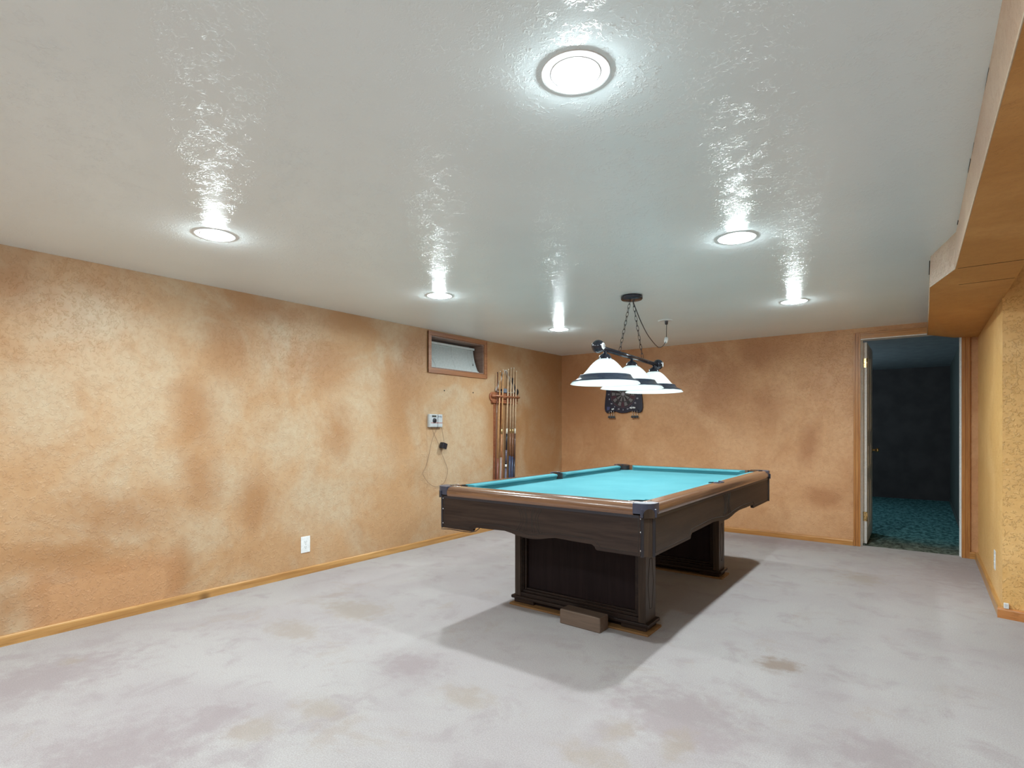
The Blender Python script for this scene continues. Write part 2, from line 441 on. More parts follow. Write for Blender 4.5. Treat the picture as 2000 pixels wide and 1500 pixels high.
# ------------------------------------------------------------------ the room
YB = 6.306; XL = -3.90; XR = 0.39; YC = 4.47; WT = 0.12
YN = -2.9; XE = 3.0
# floors
struct(MB().box(XL, XE, YN, YB + 0.07, -0.06, 0).build('floor', M_CARPET))
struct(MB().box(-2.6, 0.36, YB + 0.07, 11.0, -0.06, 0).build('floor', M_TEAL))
struct(MB().box(XL, XE, YN, YB, H, H + 0.06).build('ceiling', M_CEIL))
struct(MB().box(-2.6, 0.36, YB + WT, 11.0, H, H + 0.06).build('ceiling', M_DCEIL))
# left wall with the high window opening
WY0, WY1, WZ0, WZ1 = 3.845, 4.662, 1.752, 2.078
XW = -4.16
mb = MB()
mb.box(XW, XL, YN, WY0, 0, H); mb.box(XW, XL, WY1, YB, 0, H)
mb.box(XW, XL, WY0, WY1, 0, WZ0); mb.box(XW, XL, WY0, WY1, WZ1, H)
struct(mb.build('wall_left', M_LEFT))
# back wall with the doorway
DX0, DX1, DZ = -0.50, 0.29, 2.035
mb = MB()
mb.box(XL, DX0, YB, YB + WT, 0, H); mb.box(DX1, XR + 0.12, YB, YB + WT, 0, H); mb.box(DX0, DX1, YB, YB + WT, DZ, H)
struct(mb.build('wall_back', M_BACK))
# right wall: the bump-out beside the door with its angled front
poly = [(XR, YC), (XE, YC - 0.60), (XE, YB), (XR, YB)]
struct(MB().prism(poly, 0, H).build('wall_right', M_RIGHT))
# walls behind and beside the camera
struct(MB().box(XL, XE, YN - 0.12, YN, 0, H).build('wall_near', M_BACK))
struct(MB().box(XE, XE + 0.12, YN, YC, 0, H).build('wall_east', M_RIGHT))
# dark room beyond the door
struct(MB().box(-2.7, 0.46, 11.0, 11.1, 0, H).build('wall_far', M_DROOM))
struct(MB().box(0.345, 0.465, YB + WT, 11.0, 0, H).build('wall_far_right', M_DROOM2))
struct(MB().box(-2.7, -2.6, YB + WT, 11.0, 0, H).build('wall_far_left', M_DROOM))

# soffit (boxed duct) along the right: bottom slopes slightly near the door
mb = MB()
SZ = 1.95
P_top = [(0.185, YN), (0.145, 1.66), (0.133, 3.49), (0.036, 3.905), (0.036, YB)]
P_bot = [(0.215, YN), (0.156, 1.438), (0.130, 3.505), (0.032, 3.88), (0.034, 4.62), (0.034, YB)]
zb = [SZ, SZ, SZ, SZ, SZ, 2.012]
B = [(x, y, z) for (x, y), z in zip(P_bot, zb)]
T = [(x, y, H) for x, y in P_top]
R = [(XR + 0.005, YN, SZ), (XR + 0.005, 1.438, SZ), (XR + 0.005, 3.505, SZ), (XR + 0.005, 3.88, SZ), (XR + 0.005, 4.62, SZ), (XR + 0.005, YB, 1.958)]
MIDB = (0.22, YB, 1.968)
vs = B + T + R + [MIDB, (XR + 0.005, YN, H), (XR + 0.005, YB, H), (0.20, 4.62, SZ)]
nb, ntp = len(B), len(T)
b0 = 0; t0 = nb; r0 = nb + ntp; mid = r0 + len(R); rt0 = mid + 1; rt1 = mid + 2; m4 = mid + 3
fs = [(b0, b0 + 1, t0 + 1, t0), (b0 + 1, b0 + 2, t0 + 2, t0 + 1), (b0 + 2, b0 + 3, t0 + 3, t0 + 2), (b0 + 3, b0 + 4, b0 + 5, t0 + 4, t0 + 3),
      (b0, r0, r0 + 1, b0 + 1), (b0 + 1, r0 + 1, r0 + 2, b0 + 2), (b0 + 2, r0 + 2, r0 + 3, b0 + 3), (b0 + 3, r0 + 3, r0 + 4, m4, b0 + 4),
      (b0 + 4, m4, mid, b0 + 5), (m4, r0 + 4, r0 + 5, mid),
      (r0, rt0, rt1, r0 + 5, r0 + 4, r0 + 3, r0 + 2, r0 + 1), (b0, t0, rt0, r0), (b0 + 5, mid, r0 + 5, rt1, t0 + 4), (t0, t0 + 1, t0 + 2, t0 + 3, t0 + 4, rt1, rt0)]
mb.add(vs, fs)
sof = mb.build('wall_soffit', M_SOFFIT); struct(sof)
M_SIDE = wall_mat('pinkish soffit side paint', (0.56, 0.40, 0.27, 1), (0.50, 0.33, 0.215, 1), (0.40, 0.235, 0.14, 1), [], 'x', bscale=80, bstr=0.7)
sof.data.materials.append(M_SIDE)
for p_ in sof.data.polygons:
    if p_.normal.x < -0.3 and abs(p_.normal.z) < 0.5: p_.material_index = 1
mb = MB()   # drywall seams and corner bead on the soffit
for y in (3.50, 3.90):
    mb.box(0.16 if y > 3.6 else 0.14, XR, y - 0.0015, y + 0.0015, SZ - 0.0012, SZ + 0.001)
o = mb.build('seam', M_DARKGAP, sof)
mb = MB()
rnd = random.Random(3)
for (xa, ya, xb, yb) in [(0.146, 1.95, 0.145, 2.08), (0.1425, 2.43, 0.142, 2.52), (0.1415, 2.57, 0.140, 2.70), (0.1345, 3.30, 0.134, 3.36), (0.034, 4.00, 0.034, 4.35)]:
    mb.box(min(xa, xb) - 0.0025, max(xa, xb) + 0.001, ya, yb, H - 0.004, H - 0.0002)
mb.build('crack', M_DARKGAP, sof)
mb = MB()
mb.tube([(x, y, z + 0.0005) for x, y, z in B], 0.0022, 6)
mb.build('corner_bead', simple('bare corner bead', (0.62, 0.50, 0.36), 0.6), sof)

# baseboards
def base_prof(h=0.056, t=0.013):
    return [(0, 0), (t, 0), (t, h - 0.012), (t - 0.002, h - 0.005), (t - 0.006, h - 0.001), (0, h)]
def baseboard(name, p0, p1, mat, h=0.056, t=0.013):
    """runs p0->p1; its thickness goes to the right-hand side of that direction"""
    p0 = Vector((*p0, 0)); p1 = Vector((*p1, 0)); d = (p1 - p0); L = d.length; d.normalize(); n = Vector((d.y, -d.x, 0))
    pr = base_prof(h, t); vs = []
    for p in (p0, p1):
        for a, z in pr: vs.append(tuple(p + n * a + Vector((0, 0, z))))
    k = len(pr)
    fs = [tuple(range(k)), tuple(range(k, 2 * k))] + [(i, (i + 1) % k, k + (i + 1) % k, k + i) for i in range(k)]
    return struct(MB().add(vs, fs).build(name, mat))
baseboard('baseboard_left', (XL, YN), (XL, YB), M_PINE_Y)
baseboard('baseboard_back', (XL + 0.013, YB), (-0.545, YB), M_PINE_X)
baseboard('baseboard_back_right', (0.332, YB), (XR - 0.02, YB), M_PINE_X, 0.062, 0.02)
baseboard('baseboard_right', (XR, YB), (XR, YC - 0.015), M_PINE_Y, 0.062, 0.022)
baseboard('baseboard_right_front', (XR - 0.02, YC - 0.0), (XE, YC - 0.60), wood_mat('red pine trim', (0.42, 0.15, 0.04, 1), (0.55, 0.24, 0.08, 1), 0.3, 0, 0.6, knots=3.0), 0.062, 0.022)
baseboard('baseboard_far_right', (0.345, 11.0), (0.345, YB + WT), M_DROOM2, 0.06, 0.012)

# door casing, jambs, door
def casing(x0, x1, z1):
    w = 0.058
    def prof_box(mb, a, b, z0, z1):
        mb.box(a, b, YB - 0.011, YB, z0, z1)
    cs = MB()
    for (a, b) in ((x0 - w, x0), (x1, x1 + w)):
        cs.box(a, b, YB - 0.010, YB, 0, z1 + w)
        s = 1 if a < 0 else -1
        o_ = a if a < 0 else b
        cs.box(min(o_, o_ + s * 0.014), max(o_, o_ + s * 0.014), YB - 0.018, YB - 0.009, 0, z1 + w)
        i_ = b if a < 0 else a
        cs.box(min(i_ - s * 0.026, i_ - s * 0.018), max(i_ - s * 0.026, i_ - s * 0.018), YB - 0.014, YB - 0.009, 0, z1 + 0.02)
    return cs
cs = casing(DX0 + 0.016, DX1 - 0.012, DZ - 0.010)
struct(cs.build('trim_1', M_PINE_Z, bevel=0.0015))
cs = MB()
w = 0.058; z0 = DZ - 0.010
cs.box(DX0 + 0.016, DX1 - 0.012, YB - 0.0105, YB, z0, z0 + w)
cs.box(DX0 + 0.016, DX1 - 0.012, YB - 0.018, YB - 0.009, z0 + w - 0.014, z0 + w)
cs.box(DX0 + 0.016, DX1 - 0.012, YB - 0.014, YB - 0.009, z0 + 0.018, z0 + 0.026)
struct(cs.build('trim_2', M_PINE_X, bevel=0.0015))
jb = MB()
jb.box(DX0, DX0 + 0.019, YB - 0.002, YB + WT, 0, DZ - 0.019); jb.box(DX1 - 0.015, DX1, YB - 0.002, YB + WT, 0, DZ - 0.019)
jb.box(DX0, DX1, YB - 0.002, YB + WT, DZ - 0.019, DZ)
jb.box(DX0 + 0.019, DX0 + 0.029, YB + 0.045, YB + 0.08, 0, DZ - 0.019)
jb.box(DX1 - 0.025, DX1 - 0.015, YB + 0.045, YB + 0.08, 0, DZ - 0.019)
struct(jb.build('trim_3', M_WHITEPAINT))
door = bpy.data.objects.new('door_1', None); COL.objects.link(door); struct(door)
door.location = (DX0 + 0.024, YB + WT, 0)
lf = MB().box(0, 0.035, 0.005, 0.76, 0.012, 2.005)
lf.build('door_leaf', M_WHITEPAINT, door, bevel=0.0015)
for (za, zb_) in ((0.15, 0.62), (0.75, 1.0), (1.12, 1.88)):
    for (ya, yb_) in ((0.12, 0.34), (0.42, 0.64)):
        p = MB()
        p.box(0.035, 0.038, ya, yb_, za, zb_)
        p.box(0.038, 0.041, ya + 0.025, yb_ - 0.025, za + 0.025, zb_ - 0.025)
        p.build('door_panel', M_WHITEPAINT, door, bevel=0.001)
for zc in (0.19 + 0.09, 1.80):
    h = MB().box(0.004, 0.034, 0.001, 0.005, zc - 0.045, zc + 0.045)
    h.tube([(0.036, 0.0, zc - 0.045), (0.036, 0.0, zc + 0.045)], 0.006, 10)
    hg = h.build('hinge', M_BRASS, door)
    q = MB()
    for dz in (-0.03, 0, 0.03): q.lathe([(0.0001, 0.0015), (0.003, 0.0008), (0.0035, 0)], 10, m=Matrix.Translation((0.022 if dz else 0.014, 0.0008, zc + dz)) @ Matrix.Rotation(pi / 2, 4, 'X'))
    q.build('hinge_screw', M_DARKGAP, hg)
kn = MB()
mk = Matrix.Translation((0.035, 0.70, 0.915)) @ Matrix.Rotation(pi / 2, 4, 'Y')
kn.lathe([(0.0001, 0), (0.03, 0), (0.03, 0.004), (0.012, 0.008), (0.011, 0.03), (0.024, 0.042), (0.027, 0.052), (0.02, 0.062), (0.0001, 0.065)], 20, m=mk)
kn.build('door_knob', M_BRASS, door)

# added glowing window to light the next room, unseen left of the doorway
w2 = bpy.data.objects.new('window_2', None); COL.objects.link(w2); struct(w2); w2.location = (-2.6, 8.6, 1.35)
MB().box(0.0, 0.012, -0.45, 0.45, 0, 0.6).build('window_pane', emit_mat('daylit frosted pane', (0.62, 0.84, 1.0), 18.0), w2)  # pane of the added window
f2 = MB()
f2.box(0, 0.02, -0.5, -0.45, -0.05, 0.65); f2.box(0, 0.02, 0.45, 0.5, -0.05, 0.65); f2.box(0, 0.02, -0.45, 0.45, -0.05, 0.0); f2.box(0, 0.02, -0.45, 0.45, 0.6, 0.65)
f2.build('window_frame', M_WHITEPAINT, w2)

# ------------------------------------------------------------------ window and its blind
win = bpy.data.objects.new('window_1', None); COL.objects.link(win); struct(win)
win.location = (XL, (WY0 + WY1) / 2, WZ0)
hw = (WY1 - WY0) / 2; hh = WZ1 - WZ0
tr = MB()
t_ = 0.045
tr.box(0, 0.014, -hw - t_, hw + t_, -t_ - 0.004, 0); tr.box(0, 0.014, -hw - t_, hw + t_, hh, hh + 0.040)
tr.box(0, 0.0135, -hw - t_, -hw, 0, hh); tr.box(0, 0.0135, hw, hw + t_, 0, hh)
tr.box(0.0, 0.019, hw + t_ - 0.012, hw + t_, -t_, hh + 0.04); tr.box(0.0, 0.019, -hw - t_, -hw - t_ + 0.012, -t_, hh + 0.04)
tr.build('window_trim', M_RED_WOOD, win, bevel=0.002)
rv = MB()
rv.box(-0.25, 0.0, -hw, -hw + 0.012, 0, hh); rv.box(-0.25, 0.0, hw - 0.012, hw, 0, hh)
rv.box(-0.25, 0.0, -hw + 0.012, hw - 0.012, 0, 0.012); rv.box(-0.25, 0.0, -hw + 0.012, hw - 0.012, hh - 0.012, hh)
rv.build('window_lining', M_REVEAL, win)
fr = MB()
for (ya, yb_, za, zb_) in ((-hw + 0.012, hw - 0.012, 0.012, 0.045), (-hw + 0.012, hw - 0.012, hh - 0.045, hh - 0.012), (-hw + 0.012, -hw + 0.045, 0.045, hh - 0.045), (hw - 0.045, hw - 0.012, 0.045, hh - 0.045), (-0.015, 0.015, 0.045, hh - 0.045)):
    fr.box(-0.24, -0.20, ya, yb_, za, zb_)
fr.build('window_frame', M_WHITEPAINT, win, bevel=0.002)
MB().box(-0.223, -0.219, -hw + 0.04, hw - 0.04, 0.04, hh - 0.04).build('window_pane', M_GLASS, win)

bl = thing('window_blind', 'white mini blind hanging askew in the small high basement window', 'window blind', (XL, 0, 0))
yb0, yb1 = WY0 + 0.03, WY1 - 0.035
zt, zbm = WZ1 - 0.060, WZ0 + 0.018
xt, xb_ = -0.118, -0.058
MB().box(xt - 0.014, xt + 0.014, yb0 - 0.01, yb1, zt, zt + 0.024).build('headrail', M_BLIND, bl, bevel=0.002)
MB().box(xb_ - 0.011, xb_ + 0.011, yb0 + 0.01, yb1 + 0.012, zbm - 0.004, zbm + 0.010).build('bottom_rail', M_BLIND, bl, bevel=0.003)
sl = MB(); ns = 19
for i in range(ns):
    f = (i + 0.5) / ns
    z = zt + (zbm + 0.014 - zt) * f; x = xt + (xb_ - xt) * f ** 1.6
    dy = 0.012 * f * f
    a = radians(58)
    hwid = 0.0125
    vs = []
    for s, cz in ((-1, 0), (0, 0.0018), (1, 0)):
        for y in (yb0 - 0.005 + dy, yb1 - 0.012 + dy): vs.append((x + s * hwid * cos(a), y, z - s * hwid * sin(a) + cz))
    vs += [(vx - 0.0007, vy, vz - 0.0005) for vx, vy, vz in vs]
    sl.add(vs, [(0, 1, 3, 2), (2, 3, 5, 4), (6, 8, 9, 7), (8, 10, 11, 9), (0, 2, 8, 6), (2, 4, 10, 8), (1, 7, 9, 3), (3, 9, 11, 5), (0, 6, 7, 1), (4, 5, 11, 10)])
sl.build('slats', M_BLIND, bl)
for y in (yb0 + 0.08, (yb0 + yb1) / 2, yb1 - 0.12): MB().tube([(xt + 0.010, y, zt), (xt + 0.022, y + 0.003, (zt + zbm) / 2), (xb_ + 0.014, y + 0.01, zbm)], 0.0009, 5).build('ladder_cord', M_GREYBOX, bl)
MB().tube([(xt + 0.018, yb0 + 0.05, zt), (xt + 0.035, yb0 + 0.055, zt - 0.14), (xb_ + 0.02, yb0 + 0.06, zbm + 0.04)], 0.0022, 6).build('tilt_wand', M_GREYBOX, bl)
MB().tube([(xt + 0.018, yb1 - 0.07, zt), (xt + 0.04, yb1 - 0.065, zt - 0.11), (xt + 0.045, yb1 - 0.062, zt - 0.15)], 0.0012, 5).build('pull_cord', M_GREYBOX, bl)
MB().tube([(xt + 0.045, yb1 - 0.06, zt - 0.15), (xt + 0.045, yb1 - 0.06, zt - 0.175)], [0.002, 0.005], 8).build('cord_tassel', M_DARKTXT, bl)

# ------------------------------------------------------------------ ceiling can lights
def downlight(x, y, label):
    t = thing('recessed_light', label, 'ceiling light', (x, y, H), group='recessed ceiling lights')
    r = MB().lathe([(0.094, 0.0), (0.0940, -0.0020), (0.0930, -0.0028), (0.0880, -0.0030), (0.0860, -0.0016), (0.069, -0.0012), (0.0665, -0.0024), (0.0635, -0.0010), (0.050, -0.0005), (0.050, 0.0)], 96, smooth=False)
    r.build('trim_ring', M_WHITE, t)
    prof = [(0.050 * cos(a), -0.001 - 0.018 * sin(a)) for a in [pi / 2 * i / 8 for i in range(9)]]
    prof[-1] = (1e-4, -0.019)
    bb = MB().lathe(prof, 32).build('bulb', M_BULB, t)
    return t
DL = ['large bright recessed ceiling light nearest the camera, top of the view',
      'recessed ceiling light above the left wall, at the far left of the ceiling',
      'recessed ceiling light right of the table lamp canopy, second nearest on the right side',
      'recessed ceiling light above the left wall just before the small window',
      'recessed ceiling light in the far left corner, nearest the cue rack',
      'recessed ceiling light farthest right, in front of the dark doorway',
      ] + ['recessed ceiling light in the part of the room behind the camera'] * 5
for (x, y), lb in zip(LIGHTS, DL):
    t = downlight(x, y, lb)
    ld = bpy.data.lights.new('flood_beam', 'AREA'); ld.shape = 'DISK'; ld.size = 0.07; ld.spread = radians(168)
    ld.energy = BEAM_W; ld.color = LAMP_COL
    lo = bpy.data.objects.new('flood_beam', ld); COL.objects.link(lo); lo.parent = t; lo.location = (0, 0, -0.021)

# ------------------------------------------------------------------ pool table
TR = radians(0.3)
tb = thing('pool_table', 'dark walnut pool table with teal cloth, standing on two panelled pedestals', 'pool table', (-1.70, 3.67, 0), TR)
HX, HY = 0.685, 1.265
AZ0, AZ1 = 0.553, 0.747
def apron_profile(Lh, steps):
    """half-length Lh; returns the closed outline (t,z)"""
    pts = [(-Lh, AZ1), (-Lh, AZ0)]
    pts += steps
    pts += [(Lh, AZ0), (Lh, AZ1)]
    return pts
def arc_pts(cx, cz, r, a0, a1, n=6):
    return [(cx + r * cos(radians(a0 + (a1 - a0) * i / n)), cz + r * sin(radians(a0 + (a1 - a0) * i / n))) for i in range(n + 1)]
def scallop(c, h):
    """corner drop ends at -c, a step up, gentle rise, centre bulge; symmetric"""
    L = [(-c - 0.012, AZ0), (-c - 0.004, AZ0 + 0.006), (-c, AZ0 + 0.016), (-c + 0.016, AZ0 + h)]
    L += [(-c * 0.72, AZ0 + h + 0.002), (-c * 0.42, AZ0 + h + 0.006), (-0.22 * c - 0.035, AZ0 + h - 0.001), (-0.13 * c - 0.03, AZ0 + h - 0.010), (-0.06 * c - 0.02, AZ0 + h - 0.016), (0, AZ0 + h - 0.018)]
    return L + [(-x, z) for x, z in reversed(L[:-1])]
th = 0.02; CH = 0.040
def grooves(Lh, c, h, deco=True):
    """routed pencil lines on an apron board, as thin strips"""
    g = []
    g.append([(-Lh + 0.02, AZ1 - 0.012), (-Lh + 0.02, AZ0 + 0.016), (-c - 0.03, AZ0 + 0.016), (-c - 0.022, AZ0 + 0.03), (-c + 0.005, AZ0 + h + 0.022)] + [(-c * 0.5, AZ0 + h + 0.030), (-0.2 * c - 0.03, AZ0 + h + 0.02), (0, AZ0 + h + 0.004)])
    g.append([(-x, z) for x, z in g[0]])
    if deco:
        zc = (AZ0 + h + AZ1) / 2
        for dx, rr in ((0.062, 0.03), (0.078, 0.03), (0.034, 0.018), (0.02, 0.008)):
            g.append([(dx - rr * cos((u / 8 - 0.5) * pi) * 1.0 + rr * 0.2, zc + (u / 8 - 0.5) * 0.13) for u in range(9)])
            g.append([(-x, z) for x, z in g[-1]])
    return g
def map_short(sgn):   # t -> x, depth -> y
    return lambda t, d, z: (sgn * t * 1.0, sgn * (-1) * 0 + (sgn * HY) - sgn * d, z)
for sgn in (-1, 1):
    for kind in ('short', 'long'):
        Lh = (HX if kind == 'short' else HY) - CH
        c, h = (0.395, 0.026) if kind == 'short' else (0.70, 0.028)
        out = apron_profile(Lh, scallop(c, h))
        half = HY if kind == 'short' else HX
        def P(t, d, z, kind=kind, sgn=sgn, half=half):
            return (t, sgn * (half - d), z) if kind == 'short' else (sgn * (half - d), t, z)
        n = len(out)
        vs = [P(t, 0, z) for t, z in out] + [P(t, th, z) for t, z in out]
        fs = [tuple(range(n)), tuple(reversed(range(n, 2 * n)))] + [(i, n + i, n + (i + 1) % n, (i + 1) % n) for i in range(n)]
        ap = MB().add(vs, fs).build('apron', M_WALNUT_X if kind == 'short' else M_WALNUT_Y, tb)
        for line in grooves(Lh, c, h, True):
            MB().tube([P(t, -0.0001, z) for t, z in line], 0.0014, 5).build('groove_line', M_DARKGAP, ap)
        if kind == 'short':
            for sx in (-1, 1):
                for z in (0.735, 0.672, 0.585) if True else ():
                    mm = Matrix.Translation(P(sx * (Lh - 0.008), 0, z - 0.005)) @ Matrix.Rotation(sgn * -pi / 2, 4, 'X')
                    MB().lathe([(0.0045, 0), (0.004, 0.0025), (0.0001, 0.0035)], 12, m=mm).build('screw', M_CHROME, ap)
for sx in (-1, 1):
    for sy in (-1, 1):
        # chamfered corner post
        poly = [(HX, HY - CH), (HX - CH, HY), (HX - CH - 0.004, HY - th), (HX - CH - 0.02, HY - CH - 0.02), (HX - th, HY - CH - 0.004)]
        poly = [(sx * x, sy * y) for x, y in poly]
        cp = MB().prism(poly, AZ0 - 0.001, AZ1).build('corner_post', M_WALNUT_Z, tb)
        for (ax, ay) in ((HX, HY - CH), (HX - CH, HY)):
            MB().box(-0.006, 0.006, -0.0045, 0.0045, AZ0 - 0.002, AZ1, Matrix.Translation((sx * ax, sy * ay, 0)) @ Matrix.Rotation(radians(-45 if sx * sy > 0 else 45), 4, 'Z')).build('corner_strip', M_BLACK, cp)
# frame and slate under the cloth
MB().box(-0.655, 0.655, -1.235, 1.235, 0.690, 0.734).build('slate_bed', simple('grey slate', (0.2, 0.2, 0.2), 0.8), tb)

# cloth bed with pocket notches
BX, BY = 0.600, 1.180
PX, PY, PR = 0.592, 1.172, 0.060   # corner pockets
SXX, SR = 0.618, 0.056             # side pockets
def arc(cx, cy, r, a0, a1, n=10):
    return [(cx + r * cos(radians(a0 + (a1 - a0) * i / n)), cy + r * sin(radians(a0 + (a1 - a0) * i / n))) for i in range(n + 1)]
bedp = []
q = sqrt(PR ** 2 - (BX - PX) ** 2)
def corner(cx, cy, a0, a1): return arc(cx, cy, PR, a0, a1)
sa = math.degrees(math.acos((SXX - BX) / SR))
bedp += arc(SXX, 0, SR, 180 + sa, 180 - sa)          # right side pocket (bulging inwards)
bedp = list(bedp)
ca = math.degrees(math.asin((BX - PX) / PR))
bedp += arc(PX, PY, PR, -90 + ca, -180 - ca + 0)      # top right corner
bedp += [(-x, y) for x, y in reversed(arc(PX, PY, PR, -90 + ca, -180 - ca))]
bedp += [(-x, y) for x, y in reversed(arc(SXX, 0, SR, 180 + sa, 180 - sa))][::-1][::-1]
bedp += [(-x, -y) for x, y in arc(PX, PY, PR, -90 + ca, -180 - ca)]
bedp += [(x, -y) for x, y in reversed(arc(PX, PY, PR, -90 + ca, -180 - ca))]
# order the outline properly by angle around each side
right = arc(SXX, 0, SR, 180 + sa, 180 - sa)
right = sorted(right, key=lambda p: p[1])
tr_ = arc(PX, PY, PR, -90 + ca, -180 - ca)
Q1 = right + tr_                                       # going up the right side then to the top
Q2 = [(-x, y) for x, y in reversed(Q1)]
left = [(-x, y) for x, y in sorted(right, key=lambda p: -p[1])]
outline = right + tr_ + [(-x, y) for x, y in reversed(tr_)] + left + [(-x, -y) for x, y in tr_] + [(x, -y) for x, y in reversed(tr_)]
MB().prism(outline, 0.734, 0.757).build('cloth_bed', M_FELT, tb)
# cushions: six
NZ = 0.792
def cushion(p0, p1, nrm, m0, m1):
    """p0,p1 on the nose line in xy; nrm points to the rail; m0,m1 how far the back of each end reaches past the nose end"""
    p0 = Vector(p0); p1 = Vector(p1); nrm = Vector(nrm); d = (p1 - p0).normalized()
    prof = [(0.0, 0.784), (0.003, 0.793), (0.012, 0.797), (0.052, 0.800), (0.052, 0.757), (0.016, 0.757), (0.010, 0.772)]
    vs = []
    for p, s, mm in ((p0, -1, m0), (p1, 1, m1)):
        for dd, z in prof:
            q = p + nrm * dd + d * s * mm * dd / 0.052
            vs.append((q.x, q.y, z))
    k = len(prof)
    fs = [tuple(range(k)), tuple(range(k, 2 * k))] + [(i, (i + 1) % k, k + (i + 1) % k, k + i) for i in range(k)]
    MB().add(vs, fs).build('cushion', M_FELT, tb, bevel=0.0015, angle=25)
CNX, CNY = 0.563, 1.140
for s in (-1, 1):
    cushion((-0.475, s * CNY), (0.475, s * CNY), (0, s), 0.035, 0.035)
    cushion((s * CNX, -1.052), (s * CNX, -0.066), (s, 0), 0.035, 0.014)
    cushion((s * CNX, 0.066), (s * CNX, 1.052), (s, 0), 0.014, 0.035)
# wooden rails: rounded outer edge
RW = 0.076
def rail(kind, sgn):
    half = (HY if kind == 'short' else HX) + 0.006
    span = (HX if kind == 'short' else HY) - 0.085
    inner = (CNY if kind == 'short' else CNX) + 0.050
    prof = [(half - 0.018, AZ1 - 0.004), (half - 0.006, AZ1 - 0.002), (half, AZ1 + 0.008), (half + 0.001, AZ1 + 0.022)]
    for i in range(7):
        a = pi / 2 * i / 6
        prof.append((half - 0.028 + 0.028 * cos(a), AZ1 + 0.026 + 0.028 * sin(a)))
    k = len(prof)
    ts = [-span, span]
    if kind == 'long':
        ts = [-span, -0.062] + [-0.06 + 0.12 * i / 16 for i in range(17)] + [0.062, span]
    vs = []; fs = []
    for t in ts:
        inn = inner
        if kind == 'long' and abs(t) < 0.0605: inn = max(inner, SXX - 0.002 + sqrt(max(0, 0.055 ** 2 - t * t)) * 0.72)
        ring = prof + [(inn, AZ1 + 0.0545), (inn, AZ1 - 0.004)]
        for d, z in ring:
            vs.append((t, sgn * d, z) if kind == 'short' else (sgn * d, t, z))
    k = len(prof) + 2
    for i in range(len(ts) - 1):
        for j in range(k):
            fs.append((i * k + j, i * k + (j + 1) % k, (i + 1) * k + (j + 1) % k, (i + 1) * k + j))
    fs.append(tuple(range(k))); fs.append(tuple(range((len(ts) - 1) * k, len(ts) * k)))
    mb = MB().add(vs, fs, False)
    for q, f in enumerate(mb.f):
        mb.sm[q] = len(f) == 4
    o = mb.build('rail', M_RAIL_X if kind == 'short' else M_RAIL_Y, tb)
    o.data.set_sharp_from_angle(angle=radians(40))
    # dark lath under the rail
    lo_ = half - 0.016
    a = (-span - 0.03, span + 0.03)
    m2 = MB()
    if kind == 'short': m2.box(a[0], a[1], min(sgn * (lo_ - 0.01), sgn * (lo_ + 0.0115)), max(sgn * (lo_ - 0.01), sgn * (lo_ + 0.0115)), AZ1 - 0.015, AZ1 - 0.001)
    else: m2.box(min(sgn * (lo_ - 0.01), sgn * (lo_ + 0.0115)), max(sgn * (lo_ - 0.01), sgn * (lo_ + 0.0115)), a[0], a[1], AZ1 - 0.015, AZ1 - 0.001)
    m2.build('rail_lath', M_BLACK, o)
    return o
for s in (-1, 1):
    rail('short', s); rail('long', s)
# corner castings and pockets
OX, OY = HX + 0.009, HY + 0.009
for sx in (-1, 1):
    for sy in (-1, 1):
        C = 0.048
        p = [(OX, OY - 0.094), (OX, OY - C), (OX - 0.010, OY - 0.026), (OX - 0.026, OY - 0.010), (OX - C, OY), (OX - 0.094, OY)]
        p += [(PX - 0.002, OY - 0.045), (PX + 0.000, PY + 0.056)]
        p += [(PX + 0.056 * cos(radians(a)), PY + 0.056 * sin(radians(a))) for a in range(80, 5, -10)]
        p += [(PX + 0.056, PY), (OX - 0.045, PY - 0.002)]
        p = [(sx * x, sy * y) for x, y in p]
        cst = MB().prism(p, AZ1 + 0.006, 0.8035).build('corner_casting', M_CASTING, tb, bevel=0.018, seg=5, angle=50)
        # arched skirt on the chamfer
        mm = Matrix.Translation((sx * (HX - 0.017), sy * (HY - 0.017), 0)) @ Matrix.Rotation(math.atan2(sy, sx), 4, 'Z')
        for side in (-1, 1):
            MB().box(0.0, 0.008, side * 0.034 - 0.007, side * 0.034 + 0.007, AZ1 - 0.010, AZ1 + 0.03, mm).build('casting_skirt', M_CASTING, cst, bevel=0.003)
        aw = MB().prism([(-0.026, -0.014), (0.026, -0.014), (0.026, 0.006)] + [(0.026 * cos(radians(a)), 0.006 + 0.024 * sin(radians(a))) for a in range(15, 180, 15)] + [(-0.026, 0.006)], 0, 0.0125,
                        mm @ Matrix.Translation((0.0, 0, AZ1 + 0.002)) @ Matrix.Rotation(pi / 2, 4, 'Z') @ Matrix.Rotation(pi / 2, 4, 'X'))
        aw.build('casting_wood', M_WALNUT_Z, cst)
        MB().lathe([(0.0555, 0.800), (0.0555, 0.66), (0.045, 0.63), (0.0001, 0.625)], 28, c=(sx * PX, sy * PY, 0)).build('pocket_liner', M_LINER, tb)
        rr = MB().tube([(sx * (PX + 0.057 * cos(radians(a))), sy * (PY + 0.057 * sin(radians(a))), 0.8035) for a in range(-50, 145, 8)], 0.0018, 8)
        rr.build('pocket_rim', M_CHROME if sy < 0 else M_BLACK, cst)
    MB().lathe([(0.050, 0.798), (0.050, 0.66), (0.04, 0.63), (0.0001, 0.625)], 28, c=(sx * SXX, 0, 0)).build('pocket_liner', M_LINER, tb)
    pr = MB().tube([(sx * (SXX - 0.002 + 0.046 * cos(radians(a))), 0.054 * sin(radians(a)), 0.803) for a in range(-90, 91, 9)], 0.004, 8)
    pr.build('side_pocket_rim', M_CASTING, tb)
